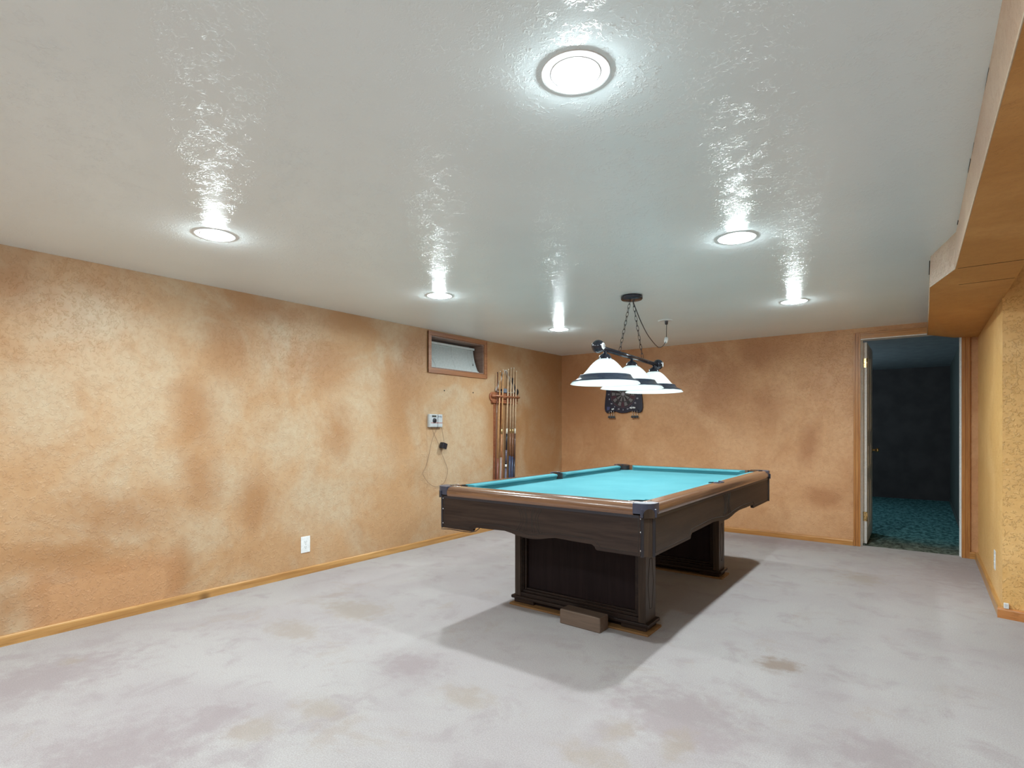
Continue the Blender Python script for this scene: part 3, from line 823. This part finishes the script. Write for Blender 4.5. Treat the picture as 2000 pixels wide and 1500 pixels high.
# rail sights
# pedestals
LX, LYo, LYi = 0.455, 0.775, 0.630
for s in (-1, 1):
    def YY(a, b): return (min(s * a, s * b), max(s * a, s * b))
    lg = MB()
    y0, y1 = YY(LYi, LYo)
    for sx in (-1, 1):
        x0, x1 = sorted((sx * LX, sx * (LX - 0.045)))
        lg.box(x0, x1, y0, y1, 0.055, 0.66)
    lg.box(-LX + 0.045, LX - 0.045, y0 + 0.05, y1 - 0.05, 0.055, 0.66)
    yf0, yf1 = YY(LYi, LYo)
    leg = lg.build('leg', M_WALNUT_Z, tb, bevel=0.003)
    fl = MB()
    for sx in (-1, 1):
        for k, (w0, w1, rec) in enumerate(((0.045, 0.054, 0.008), (0.054, 0.061, 0.016), (0.061, 0.075, 0.026))):
            x0, x1 = sorted((sx * (LX - w0), sx * (LX - w1)))
            fl.box(x0, x1, y0 + rec, y1 - rec, 0.09, 0.66)
    for (za, zb_, rec) in ((0.055, 0.082, 0.004), (0.082, 0.097, 0.018), (0.097, 0.110, 0.030)):
        fl.box(-LX + 0.045, LX - 0.045, y0 + rec, y1 - rec, za, zb_)
    fl.build('stepped_moulding', M_WALNUT_X, leg, bevel=0.0015)
    pn = MB().box(-LX + 0.075, LX - 0.075, y0 + 0.047, y1 - 0.047, 0.108, 0.66)
    pn.build('leg_panel', M_PANEL, leg)
    lp = MB().box(-LX - 0.022, LX + 0.022, y0 - 0.014, y1 + 0.014, 0.038, 0.058).build('base_moulding', M_WALNUT_X, leg, bevel=0.005)
    MB().box(-LX + 0.01, LX - 0.01, y0 + 0.02, y1 - 0.02, 0.013, 0.038).build('base_core', M_PANEL, leg)
    for sx in (-1, 1):
        x0, x1 = sorted((sx * (LX + 0.004), sx * (LX - 0.15)))
        MB().box(x0, x1, y0 - 0.002, y1 + 0.002, 0.0125, 0.038).build('foot', M_WALNUT_X, leg, bevel=0.004)
    for sx in (-1, 1):
        il = MB()
        X = sx * (LX + 0.0002); yc = (y0 + y1) / 2
        pts = [(X, yc - 0.016, 0.412), (X, yc + 0.016, 0.412), (X, yc + 0.040, 0.27), (X, yc + 0.016, 0.127), (X, yc - 0.016, 0.127), (X, yc - 0.040, 0.27)]
        pts2 = []
        for a, b in zip(pts, pts[1:] + pts[:1]):
            for k in range(4): pts2.append(tuple(Vector(a).lerp(Vector(b), k / 4)))
        il.tube(pts2, 0.0016, 5, closed=True)
        il.build('hexagon_inlay', M_DARKGAP, leg)
# dangling thin strip under the apron at the left
st = MB().tube([(-0.680, -HY + 0.03, 0.535), (-0.60, -HY + 0.03, 0.541), (-0.52, -HY + 0.03, 0.5385), (-0.44, -HY + 0.03, 0.541), (-0.40, -HY + 0.03, 0.552), (-0.37, -HY + 0.03, 0.575)], 0.0028, 6)
st.build('dangling_wire', M_CORD, tb)

ROT = Matrix.Rotation(TR, 4, 'Z')
for s, lb in ((-1, 'thin plywood board under the near pedestal of the pool table'), (1, 'thin plywood board under the far pedestal of the pool table')):
    m = Matrix.Translation((-1.70, 3.67, 0)) @ ROT
    y0, y1 = sorted((s * (LYi - 0.02), s * (LYo + 0.035)))
    o = MB().box(-LX - 0.018, LX + 0.028, y0, y1, 0, 0.0122, m).build('plywood_board', M_PLY, bevel=0.001)
    tag(o, lb, 'board', 'plywood boards under the pool table')
o = MB().box(-0.136, 0.136, -0.048, 0.048, 0, 0.086).build('wooden_block', M_BLOCK, bevel=0.006)
o.location = (-1.583, 2.802, 0.0); o.rotation_euler = (0, 0, radians(-2.0))
tag(o, 'brown block lying on the carpet against the near pedestal of the pool table', 'block')

# ------------------------------------------------------------------ billiard lamp
LA = radians(4.0)
PC = Vector((-1.713, 3.746))
lamp = thing('billiard_lamp', 'black three-shade billiard lamp hanging on chains over the pool table', 'pendant lamp', (PC.x, PC.y, H), LA)
# local: y along the bar, z down from the ceiling
MB().lathe([(0.0001, -0.038), (0.03, -0.036), (0.072, -0.031), (0.079, -0.024), (0.079, -0.006), (0.074, 0.0)], 40).build('canopy', M_METALBLK, lamp)
barz = 1.678 - H
MB().tube([(0, -0.54, barz), (0, 0.57, barz)], 0.0165, 24).build('bar', M_METALBLK, lamp)
def number_mesh(mb, txt, size, M, extr=0.0008):
    cu = bpy.data.curves.new('t', 'FONT'); cu.body = txt; cu.size = size; cu.align_x = 'CENTER'; cu.align_y = 'CENTER'; cu.extrude = extr; cu.resolution_u = 4
    ob = bpy.data.objects.new('t', cu); COL.objects.link(ob)
    dg = bpy.context.evaluated_depsgraph_get()
    me = ob.evaluated_get(dg).to_mesh()
    vs = [tuple(M @ v.co) for v in me.vertices]; fs = [tuple(p.vertices) for p in me.polygons]
    mb.add(vs, fs)
    ob.evaluated_get(dg).to_mesh_clear()
    bpy.data.objects.remove(ob); bpy.data.curves.remove(cu)
for yb_ in (-0.600, 0.610):
    fb = MB().sphere((0, yb_, barz + 0.004), 0.043, 28, 16).build('eight_ball', M_METALBLK, lamp)
    # white spot with the number, facing the right side of the table
    az = radians(-8 if yb_ < 0 else 8)
    m = Matrix.Translation((0, yb_, barz + 0.004)) @ Matrix.Rotation(az, 4, 'Z') @ Matrix.Rotation(pi / 2, 4, 'Z') @ Matrix.Rotation(pi / 2, 4, 'X')
    prof = []
    for i in range(7):
        a = radians(30) * i / 6
        prof.append((0.0434 * sin(a) + 1e-5, 0.0434 * cos(a)))
    MB().lathe(prof, 24, m=m).build('white_spot', M_WHITE, fb)
    nm = MB(); number_mesh(nm, '8', 0.03, m @ Matrix.Translation((0, 0, 0.0430)), 0.0010)
    nm.build('numeral', M_DARKTXT, fb)
def chain(y0, z0, y1, z1, n):
    mb = MB()
    a = Vector((0, y0, z0)); b = Vector((0, y1, z1)); d = (b - a).normalized(); L = (b - a).length
    perp1 = Vector((1, 0, 0)); perp2 = d.cross(perp1)
    for i in range(n):
        c = a.lerp(b, (i + 0.5) / n); p = perp1 if i % 2 else perp2
        hl = L / n * 0.66; hwid = 0.0085
        pts = [c + d * hl * cos(2 * pi * k / 14) + p * hwid * sin(2 * pi * k / 14) for k in range(14)]
        mb.tube(pts, 0.0017, 6, closed=True)
    return mb
chain(-0.03, -0.036, -0.235, barz + 0.016, 12).build('chain', M_METALBLK, lamp)
chain(0.03, -0.036, 0.235, barz + 0.016, 12).build('chain', M_METALBLK, lamp)
for k, ys in enumerate((-0.490, 0.0, 0.500)):
    base = 1.4475 - H
    sh = [(0.229, 0.0), (0.217, 0.012), (0.190, 0.027), (0.166, 0.050), (0.150, 0.060), (0.137, 0.073), (0.118, 0.095), (0.097, 0.120), (0.079, 0.139), (0.060, 0.155), (0.042, 0.166)]
    inner = [(r - 0.004, z + 0.001 if i == 0 else z - 0.003) for i, (r, z) in enumerate(sh)]
    g = MB().lathe(sh + list(reversed(inner)), 56, c=(0, ys, base))
    shade = g.build('lamp_shade', M_SHADE, lamp)
    bd = [(0.2195, 0.0120), (0.2165, 0.018), (0.198, 0.0265), (0.180, 0.036), (0.172, 0.050), (0.1665, 0.058), (0.1560, 0.0600), (0.1540, 0.0585), (0.1655, 0.0515), (0.1905, 0.0280), (0.2160, 0.0130)]
    MB().lathe(bd, 56, c=(0, ys, base)).build('shade_band', M_BAND, shade)
    MB().lathe([(0.044, 0.160), (0.043, 0.170), (0.037, 0.186), (0.026, 0.197), (0.013, 0.203), (0.010, 0.215), (0.012, 0.232)], 32, c=(0, ys, base)).build('shade_cap', M_METALBLK, lamp)
    bu = MB().sphere((0, ys, base + 0.085), 0.030, 20, 12).build('bulb', M_PBULB, lamp)
    ld = bpy.data.lights.new('pendant_glow', 'POINT'); ld.energy = PEND_W; ld.shadow_soft_size = 0.03; ld.color = (0.93, 0.98, 1.0)
    lo = bpy.data.objects.new('pendant_glow', ld); COL.objects.link(lo); lo.parent = lamp; lo.location = (0, ys, base + 0.040)
# cord to the ceiling socket (socket stands at world (-1.853, 4.79))
inv = (Matrix.Translation((PC.x, PC.y, H)) @ Matrix.Rotation(LA, 4, 'Z')).inverted()
def LW(x, y, z): return tuple(inv @ Vector((x, y, z)))
def smooth_pts(P, n=6):
    P = [Vector(p) for p in P]; out = []
    for i in range(len(P) - 1):
        p0 = P[max(i - 1, 0)]; p1 = P[i]; p2 = P[i + 1]; p3 = P[min(i + 2, len(P) - 1)]
        for k in range(n):
            t = k / n
            out.append(0.5 * ((2 * p1) + (p2 - p0) * t + (2 * p0 - 5 * p1 + 4 * p2 - p3) * t * t + (3 * p1 - p0 - 3 * p2 + p3) * t ** 3))
    out.append(P[-1]); return out
SOX, SOY = -1.853, 4.79
cp = smooth_pts([LW(-1.716, 3.776, 2.095), LW(-1.722, 3.86, 2.03), LW(-1.733, 3.97, 1.965), LW(-1.752, 4.15, 1.89), LW(-1.785, 4.42, 1.84), LW(-1.82, 4.62, 1.875), LW(-1.846, 4.75, 1.930)])
MB().tube(cp, 0.0035, 6).build('cord', M_BLACK, lamp)
MB().tube([LW(-1.846, 4.75, 1.925), LW(-1.853, 4.79, 1.965)], [0.014, 0.018], 10).build('cord_connector', M_WHITE, lamp)
MB().tube([LW(SOX, SOY, 1.962), LW(SOX, SOY, 2.02), LW(SOX + 0.002, SOY, 2.10)], 0.0030, 6).build('cord', M_BLACK, lamp)
so = thing('ceiling_socket', 'white round cover plate with a black plug on the ceiling behind the lamp', 'socket', (SOX, SOY, H))
MB().lathe([(0.0001, -0.006), (0.05, -0.006), (0.062, -0.004), (0.064, 0.0)], 32, c=(-0.012, 0, 0)).build('cover_plate', M_WHITE, so)
MB().lathe([(0.0001, -0.040), (0.010, -0.038), (0.014, -0.030), (0.016, -0.006), (0.016, -0.004)], 20).build('plug', M_BLACK, so)

# ------------------------------------------------------------------ dart board
DBX, DBZ = -2.986, 1.579
db = thing('dart_board', 'dark navy electronic dart board on the back wall below the lamp', 'dart board', (DBX, YB, DBZ))
halfp = [(0.0, -0.238), (0.05, -0.234), (0.085, -0.222), (0.110, -0.216), (0.150, -0.225), (0.185, -0.236), (0.225, -0.234), (0.247, -0.215), (0.256, -0.18), (0.256, -0.13), (0.249, -0.06), (0.238, 0.02), (0.231, 0.10), (0.222, 0.16), (0.200, 0.21), (0.150, 0.245), (0.07, 0.262), (0.0, 0.266)]
poly = halfp + [(-x, z) for x, z in reversed(halfp[1:-1])]
MD = Matrix.Rotation(pi / 2, 4, 'X')
MB().prism(poly, 0.001, 0.030, MD).build('board_housing', M_BOARD, db, bevel=0.006, seg=3)
YS = 0.030
TF = MB(); tf_m = []
rings = [0.010, 0.020, 0.094, 0.096, 0.104, 0.106, 0.152, 0.155, 0.165, 0.169]
na = 120
tv = []
for r in rings:
    for k in range(na):
        a = 2 * pi * k / na + pi / 2 + pi / 20
        tv.append(tuple(MD @ Vector((r * cos(a), r * sin(a), YS + 0.003))))
tf = []
for q in range(len(rings) - 1):
    for k in range(na):
        k2 = (k + 1) % na
        tf.append((q * na + k, q * na + k2, (q + 1) * na + k2, (q + 1) * na + k))
        i = k // 6; edge = k % 6 == 5
        lt = i % 2 == 0
        if q in (0, 2, 4, 6, 8): mi = 3
        elif q == 1 or q == 5: mi = 3 if edge and q == 5 else (1 if lt else (2 if (q == 5 and i % 4 == 1) else 0))
        else: mi = 2 if not lt else 0
        if q == 1 and not lt: mi = 0
        tf_m.append(mi)
TF.add(tv, tf)
tfo = TF.build('target_face', M_SEGBLK, db, fixn=False)
for mm_ in (M_SEGGREY, M_MAROON, simple('segment web', (0.03, 0.03, 0.04), 0.4)): tfo.data.materials.append(mm_)
for p_, mi in zip(tfo.data.polygons, tf_m): p_.material_index = mi
MB().lathe([(0.169, YS), (0.169, YS + 0.003)], 60, m=MD).build('target_rim', M_SEGBLK, db)
MB().lathe([(0.010, YS), (0.010, YS + 0.004), (0.017, YS + 0.004), (0.017, YS)], 24, m=MD).build('bullseye_ring', M_PRINT, db)
MB().lathe([(0.0001, YS + 0.003), (0.009, YS + 0.003), (0.009, YS)], 20, m=MD).build('bullseye', M_MAROON, db)
MB().tube([tuple(MD @ Vector((0.170 * cos(2 * pi * k / 60), 0.170 * sin(2 * pi * k / 60), YS + 0.001))) for k in range(60)], 0.0022, 6, closed=True).build('ring_wire', simple('plum ring', (0.12, 0.05, 0.09), 0.4), db)
for i, t_ in enumerate('20 1 18 4 13 6 10 15 2 17 3 19 7 16 8 11 14 9 12 5'.split()):
    a = pi / 2 - i * pi / 10
    nm = MB(); number_mesh(nm, t_, 0.026, MD @ Matrix.Translation((0.198 * cos(a), 0.198 * sin(a), YS + 0.0006)), 0.0006)
    nm.build('numeral', M_PRINT, db)
for (x, z) in ((-0.150, -0.188), (-0.132, -0.184), (0.098, -0.174), (0.112, -0.176), (0.136, -0.172), (0.154, -0.175)):
    MB().lathe([(0.0001, YS + 0.004), (0.009, YS + 0.003), (0.0105, YS)], 16, m=MD @ Matrix.Translation((x, z, 0))).build('button', M_WHITE, db)
MB().prism([(-0.222, -0.155), (-0.180, -0.155), (-0.180, -0.205), (-0.222, -0.205)], YS, YS + 0.002, MD).build('display', simple('blue display', (0.06, 0.07, 0.15), 0.2), db)
hold = MB()
for cx in (-0.158, 0.158): hold.box(cx - 0.05, cx + 0.05, -0.048, -0.029, -0.212, -0.200)
hold.build('dart_holder', M_BOARD, db, bevel=0.002)
for gi, cx in enumerate((-0.153, 0.160)):
    for k in (-1, 0, 1):
        side = 'left' if gi == 0 else 'right'
        pos = {-1: 'leftmost', 0: 'middle', 1: 'rightmost'}[k]
        d = thing('dart', 'black-flighted dart, %s of the three hanging under the %s side of the dart board' % (pos, side), 'dart', (DBX + cx + 0.031 * k, YB - 0.040, DBZ - 0.29), group='darts under the dart board')
        MB().tube([(0, 0, 0.112), (0, 0, 0.088)], [0.0006, 0.0016], 8).build('tip', M_BLACK, d)
        MB().tube([(0, 0, 0.088), (0, 0, 0.082), (0, 0, 0.046), (0, 0, 0.040)], [0.0022, 0.0034, 0.0034, 0.0024], 10).build('barrel', M_CHROME, d)
        MB().tube([(0, 0, 0.040), (0, 0, 0.004)], 0.0024, 8).build('shaft', M_GREYBOX, d)
        f = MB()
        for a in (20, 110):
            f.prism([(-0.003, 0.022), (-0.017, 0.012), (-0.017, -0.006), (0, -0.011), (0.017, -0.006), (0.017, 0.012), (0.003, 0.022)], -0.0004, 0.0004, Matrix.Rotation(radians(a), 4, 'Z') @ Matrix.Rotation(pi / 2, 4, 'X'))
        f.build('flight', M_SEGBLK, d)

# ------------------------------------------------------------------ cue rack, cues and what hangs on it
rk = thing('cue_rack', 'red-brown wooden wall rack holding the pool cues', 'cue rack', (XL, 5.02, 0.33))
def RZ(z): return z - 0.33
pl = []
for a in range(90, 271, 18): pl.append((-0.215 + 0.052 * cos(radians(a)), 0.052 * sin(radians(a))))
for a in range(-90, 91, 18): pl.append((0.215 + 0.052 * cos(radians(a)), 0.052 * sin(radians(a))))
MYZ = Matrix(((0, 0, 1, 0), (1, 0, 0, 0), (0, 1, 0, 0), (0, 0, 0, 1)))
MB().prism(pl, 0, 0.018, Matrix.Translation((0, 0, RZ(1.512))) @ MYZ).build('back_plate', M_RACK, rk, bevel=0.005)
MB().box(0.0, 0.032, -0.235, 0.235, RZ(1.440), RZ(1.459)).build('rack_shelf', M_RACK, rk, bevel=0.004)
MB().tube([(0.06, -0.235, RZ(1.520)), (0.064, 0.0, RZ(1.518)), (0.06, 0.235, RZ(1.516))], 0.0085, 12).build('front_rail', M_RACK, rk)
for sy in (-1, 1): MB().tube([(0.01, sy * 0.228, RZ(1.515)), (0.03, sy * 0.236, RZ(1.519)), (0.062, sy * 0.232, RZ(1.518))], [0.02, 0.018, 0.0115], 12).build('rail_end', M_RACK, rk)
for y in (-0.175, -0.045):
    MB().box(0.0, 0.014, y - 0.014, y + 0.014, RZ(0.36), RZ(1.47)).build('back_board', M_RACK, rk, bevel=0.002)
MB().box(0.0, 0.095, -0.23, 0.21, 0, 0.03).build('lower_shelf', M_RACK, rk, bevel=0.005)
def cmat(n, c, r=0.3): return simple(n, c, r, nscale=30, amt=0.2)
C_MAPLE = cmat('pale maple', (0.62, 0.44, 0.28)); C_HONEY = cmat('honey maple', (0.56, 0.30, 0.13)); C_JOINT = cmat('ivory joint', (0.70, 0.66, 0.55))
C_GOLD = simple('gold joint', (0.55, 0.42, 0.20), 0.3, 0.8)
cues = [
 # y top, y bottom, z top, parts
 (4.856, 4.816, 1.790, 'slim dark red-brown one-piece cue, leftmost in the wall rack', [(0.36, 1.0, cmat('dark red stick', (0.13, 0.045, 0.03)), 'shaft')]),
 (4.906, 4.850, 1.806, 'honey-coloured one-piece cue with a reddish butt, second from the left in the rack', [(0.36, 0.81, cmat('reddish butt', (0.20, 0.065, 0.04)), 'butt'), (0.81, 1.81, C_HONEY, 'shaft')]),
 (4.962, 4.908, 1.830, 'pool cue with a tan wrapped handle and gold joint, third from the left', [(0.36, 0.82, cmat('tan wrap', (0.32, 0.24, 0.21)), 'handle_wrap'), (0.82, 1.085, cmat('light brown forearm', (0.42, 0.20, 0.09)), 'forearm'), (1.085, 1.15, C_GOLD, 'joint'), (1.15, 1.83, C_HONEY, 'shaft')]),
 (5.061, 5.004, 1.843, 'pool cue with a black forearm and a white band on its grey handle', [(0.36, 0.69, cmat('grey wrap', (0.10, 0.09, 0.13)), 'handle_wrap'), (0.69, 0.705, M_BLACK, 'handle_band'), (0.705, 0.735, M_WHITE, 'white_band'), (0.735, 0.76, M_BLACK, 'handle_band'), (0.76, 0.90, cmat('grey wrap', (0.10, 0.09, 0.13)), 'handle_wrap'), (0.90, 1.09, M_BLACK, 'forearm'), (1.09, 1.15, C_JOINT, 'joint'), (1.15, 1.84, C_MAPLE, 'shaft')]),
 (5.114, 5.080, 1.863, 'pool cue with blue wrapped handle, standing next to the cue with the white band', [(0.36, 0.83, cmat('blue wrap', (0.035, 0.055, 0.12)), 'handle_wrap'), (0.83, 1.095, cmat('mottled brown forearm', (0.20, 0.09, 0.05)), 'forearm'), (1.095, 1.145, C_GOLD, 'joint'), (1.145, 1.86, C_MAPLE, 'shaft')]),
 (5.166, 5.126, 1.868, 'pool cue with blue wrapped handle, standing next to the rightmost dark burl cue', [(0.36, 0.82, cmat('blue wrap', (0.035, 0.055, 0.12)), 'handle_wrap'), (0.82, 1.095, cmat('mottled brown forearm', (0.20, 0.09, 0.05)), 'forearm'), (1.095, 1.145, C_GOLD, 'joint'), (1.145, 1.86, C_MAPLE, 'shaft')]),
 (5.218, 5.166, 1.836, 'pool cue with a dark burl forearm and black handle, rightmost in the rack', [(0.36, 0.80, cmat('black wrap', (0.025, 0.022, 0.035)), 'handle_wrap'), (0.80, 1.09, cmat('burl forearm', (0.11, 0.055, 0.04)), 'forearm'), (1.09, 1.15, C_JOINT, 'joint'), (1.15, 1.83, C_MAPLE, 'shaft')]),
]
for (yt, yb_, zt_, lb, parts) in cues:
    c = thing('pool_cue', lb, 'pool cue', (XL + 0.0435, 0, 0), group='pool cues in the wall rack')
    def at(z): return yb_ + (yt - yb_) * (z - 0.58) / (zt_ - 0.58)
    def rad(z): return 0.0145 - (z - 0.36) / 1.47 * 0.0082
    thin = 'slim' in lb
    for (za, zb_, mt, nm_) in parts:
        if len(parts) == 1: zb_ = zt_
        zb_ = min(zb_, zt_ - 0.012)
        k = 0.6 if thin else 1
        MB().tube([(0, at(za), za), (0, at((za + zb_) / 2), (za + zb_) / 2), (0, at(zb_), zb_)], [rad(za) * k, rad((za + zb_) / 2) * k, rad(zb_) * k], 12).build(nm_, mt, c)
    MB().tube([(0, at(zt_ - 0.012), zt_ - 0.012), (0, at(zt_), zt_)], 0.0058, 10).build('cue_tip', C_JOINT if not thin else M_BLACK, c)
# triangle
tri = thing('ball_rack', 'pale grey triangular ball rack hanging behind the pool cues', 'ball rack', (XL + 0.022, 5.03, 1.568))
pts = []
V3 = [(-0.185, 0.0), (0.185, 0.0), (0.0, 0.285)]
for i in range(3):
    p = Vector(V3[i]); a = Vector(V3[i - 1]); b = Vector(V3[(i + 1) % 3])
    ra = p + (a - p).normalized() * 0.05; rb = p + (b - p).normalized() * 0.05
    for k in range(7):
        t = k / 6; pts.append((1 - t) ** 2 * ra + 2 * t * (1 - t) * p + t * t * rb)
ring = MB(); n = len(pts)
vs = []
cen = Vector((0, 0.1))
for p in pts:
    dvec = (p - cen).normalized()
    for (o_, x) in ((0, -0.018), (0.008, -0.018), (0.008, 0.010), (0, 0.010)):
        q = p + dvec * (o_ - 0.008); vs.append((x, q.x, q.y))
fs = []
for i in range(n):
    j = (i + 1) % n
    for k in range(4): fs.append((i * 4 + k, i * 4 + (k + 1) % 4, j * 4 + (k + 1) % 4, j * 4 + k))
ring.add(vs, fs); ring.build('triangle_frame', simple('pale grey plastic', (0.60, 0.57, 0.53), 0.4), tri)
br = thing('table_brush', 'black curved table brush hanging at the right end of the cue rack', 'brush', (XL + 0.018, 5.225, 1.566))
br.scale = (0.5, 1, 1)
MB().tube([(0, -0.085, 0.185), (0.003, -0.06, 0.165), (0.006, -0.045, 0.12), (0.008, -0.02, 0.07), (0.008, 0.015, 0.03)], [0.013, 0.02, 0.019, 0.022, 0.03], 12).build('brush_handle', M_BLACK, br)
MB().sphere((0.012, 0.028, 0.020), 0.034, 16, 10, (0.55, 1, 1.1)).build('bristles', simple('black bristle', (0.02, 0.015, 0.015), 0.9), br)
ch = MB().box(XL + 0.020, XL + 0.034, 4.985, 5.045, 1.5645, 1.612).build('chalk_box', simple('blue grey card', (0.16, 0.19, 0.25), 0.6), bevel=0.003)
tag(ch, 'small blue-grey chalk box sitting on top of the cue rack plate', 'box')
ch = MB().box(XL + 0.004, XL + 0.030, 4.925, 4.975, 1.5645, 1.605).build('chalk_box', M_BLACK, bevel=0.004)
tag(ch, 'small black box beside the blue-grey chalk box on the cue rack', 'box')

# ------------------------------------------------------------------ sprinkler timer on the left wall
tm = thing('wall_timer', 'light grey electronic timer box with a black dial, mounted on the left wall', 'timer', (XL, 3.89, 1.228))
MB().box(0, 0.030, -0.092, 0.092, -0.065, 0.065).build('timer_body', M_GREYBOX, tm, bevel=0.006, seg=3)
MB().box(0.030, 0.032, -0.078, 0.088, -0.056, 0.060).build('face_plate', simple('pale face', (0.48, 0.51, 0.53), 0.4), tm, bevel=0.001)
MB().box(0.032, 0.0335, -0.058, 0.000, 0.036, 0.053).build('screen', simple('dark screen', (0.06, 0.065, 0.055), 0.2), tm)
for k in range(4): MB().box(0.032, 0.035, 0.028 + 0.014 * k, 0.036 + 0.014 * k, 0.034, 0.048).build('button', simple('grey button', (0.25, 0.27, 0.30), 0.4), tm, bevel=0.001)
MB().lathe([(0.024, 0), (0.022, 0.010), (0.018, 0.013), (0.0001, 0.013)], 24, m=Matrix.Translation((0.032, -0.025, 0.002)) @ Matrix.Rotation(pi / 2, 4, 'Y')).build('dial', M_BLACK, tm)
MB().box(0.0322, 0.0328, -0.075, 0.088, -0.024, -0.018).build('red_stripe', M_REDLINE, tm)
def TW(l, x=0.012): return [(x, y - 3.89, z - 1.228) for y, z in l]
w1 = [(3.846, 1.165), (3.870, 1.110), (3.941, 0.999), (3.985, 0.905), (4.056, 0.771), (4.074, 0.72), (4.056, 0.652), (4.011, 0.593), (3.906, 0.57), (3.821, 0.602), (3.763, 0.655)]
w2 = [(3.763, 0.655), (3.738, 0.69), (3.726, 0.717), (3.771, 0.787), (3.813, 0.905), (3.855, 1.044), (3.912, 1.140), (3.928, 1.17)]
MB().tube(smooth_pts(TW(w1)), 0.0014, 5).build('cord', M_CORD, tm)
MB().tube(smooth_pts(TW(w2)), 0.0014, 5).build('cord', M_CORD, tm)
MB().tube(smooth_pts([(0.036, 0.022, 0.066), (0.037, 0.020, 0.0), (0.036, 0.018, -0.06), (0.014, 0.030, -0.075)]), 0.0016, 5).build('cord', M_BLACK, tm)
MB().tube(smooth_pts([(0.014, 0.09, -0.06), (0.02, 0.103, -0.124), (0.03, 0.112, -0.208)]), 0.0014, 5).build('cord', M_CORD, tm)
MB().box(-0.026, 0.026, -0.031, 0.031, -0.030, 0.030, Matrix.Translation((0.030, 0.104, -0.252)) @ Matrix.Rotation(radians(-18), 4, 'X')).build('power_adapter', M_METALBLK, tm, bevel=0.006, seg=3)
# loose cable drop painted over, left of the timer
MB().tube([(0.001, -0.098, -0.05), (0.001, -0.096, -0.28), (0.001, -0.094, -0.60), (0.001, -0.10, -0.66)], 0.0012, 5).build('painted_cable', simple('painted cable', (0.50, 0.30, 0.17), 0.5), tm)

# nail holes, built as small raised dark caps
for (y, z, lb) in ((4.038, 1.537, 'small dark screw in the left wall below the left end of the window'), (4.483, 1.539, 'small dark screw in the left wall below the right end of the window')):
    o = MB().lathe([(0.0075, 0), (0.006, 0.003), (0.0001, 0.004)], 12, m=Matrix.Rotation(pi / 2, 4, 'Y')).build('wall_screw', M_DARKGAP)
    o.location = (XL, y, z); tag(o, lb, 'screw', 'screws in the left wall')  # nail holes, filed under the screw category

# ------------------------------------------------------------------ outlets
def outlet(label, loc, rz, size=(0.080, 0.128)):
    t = thing('wall_outlet', label, 'outlet', loc, rz)
    a, b = size[0] / 2, size[1] / 2
    MB().box(0, 0.005, -a, a, -b, b).build('cover_plate', M_WHITE, t, bevel=0.0025)
    for z in (-0.021, 0.021):
        pr = [(0.014 * cos(radians(u)), 0.0125 * sin(radians(u))) for u in range(0, 360, 20)]
        so_ = MB().prism(pr, 0.005, 0.0065, Matrix.Translation((0, 0, z)) @ MYZ).build('receptacle', M_WHITE, t)
        M_SLOT = bpy.data.materials.get('slot grey') or simple('slot grey', (0.15, 0.16, 0.17), 0.6)
        for ya in (-0.0075, 0.0050): MB().box(0.0064, 0.0069, ya, ya + 0.0025, z - 0.001, z + 0.0075).build('slot', M_SLOT, so_)
        MB().lathe([(0.0001, 0.0069), (0.0025, 0.0069), (0.0025, 0.0064)], 10, m=Matrix.Translation((0, 0, z - 0.007)) @ Matrix.Rotation(pi / 2, 4, 'Y')).build('ground_hole', M_SLOT, so_)
    MB().lathe([(0.0035, 0.005), (0.003, 0.0062), (0.0001, 0.0065)], 10, m=Matrix.Rotation(pi / 2, 4, 'Y')).build('screw', M_GREYBOX, t)
    return t
outlet('white wall outlet low on the left orange wall above the baseboard', (XL, 2.468, 0.236), 0)
outlet('white wall outlet low on the right wall near the outer corner', (XR, 4.874, 0.272), pi)
outlet('white wall outlet in the dark room seen through the doorway', (0.345, 7.9, 0.33), pi)
for i, (x, y, z, lb) in enumerate(((XR + 0.016, YC - 0.024, 0.062, 'small white plastic clip at the corner on top of the right baseboard'),)):
    o = MB().box(-0.012, 0.012, -0.006, 0.012, 0, 0.032).build('corner_clip', M_WHITE, bevel=0.003)
    o.location = (x, y, z); tag(o, lb, 'clip')
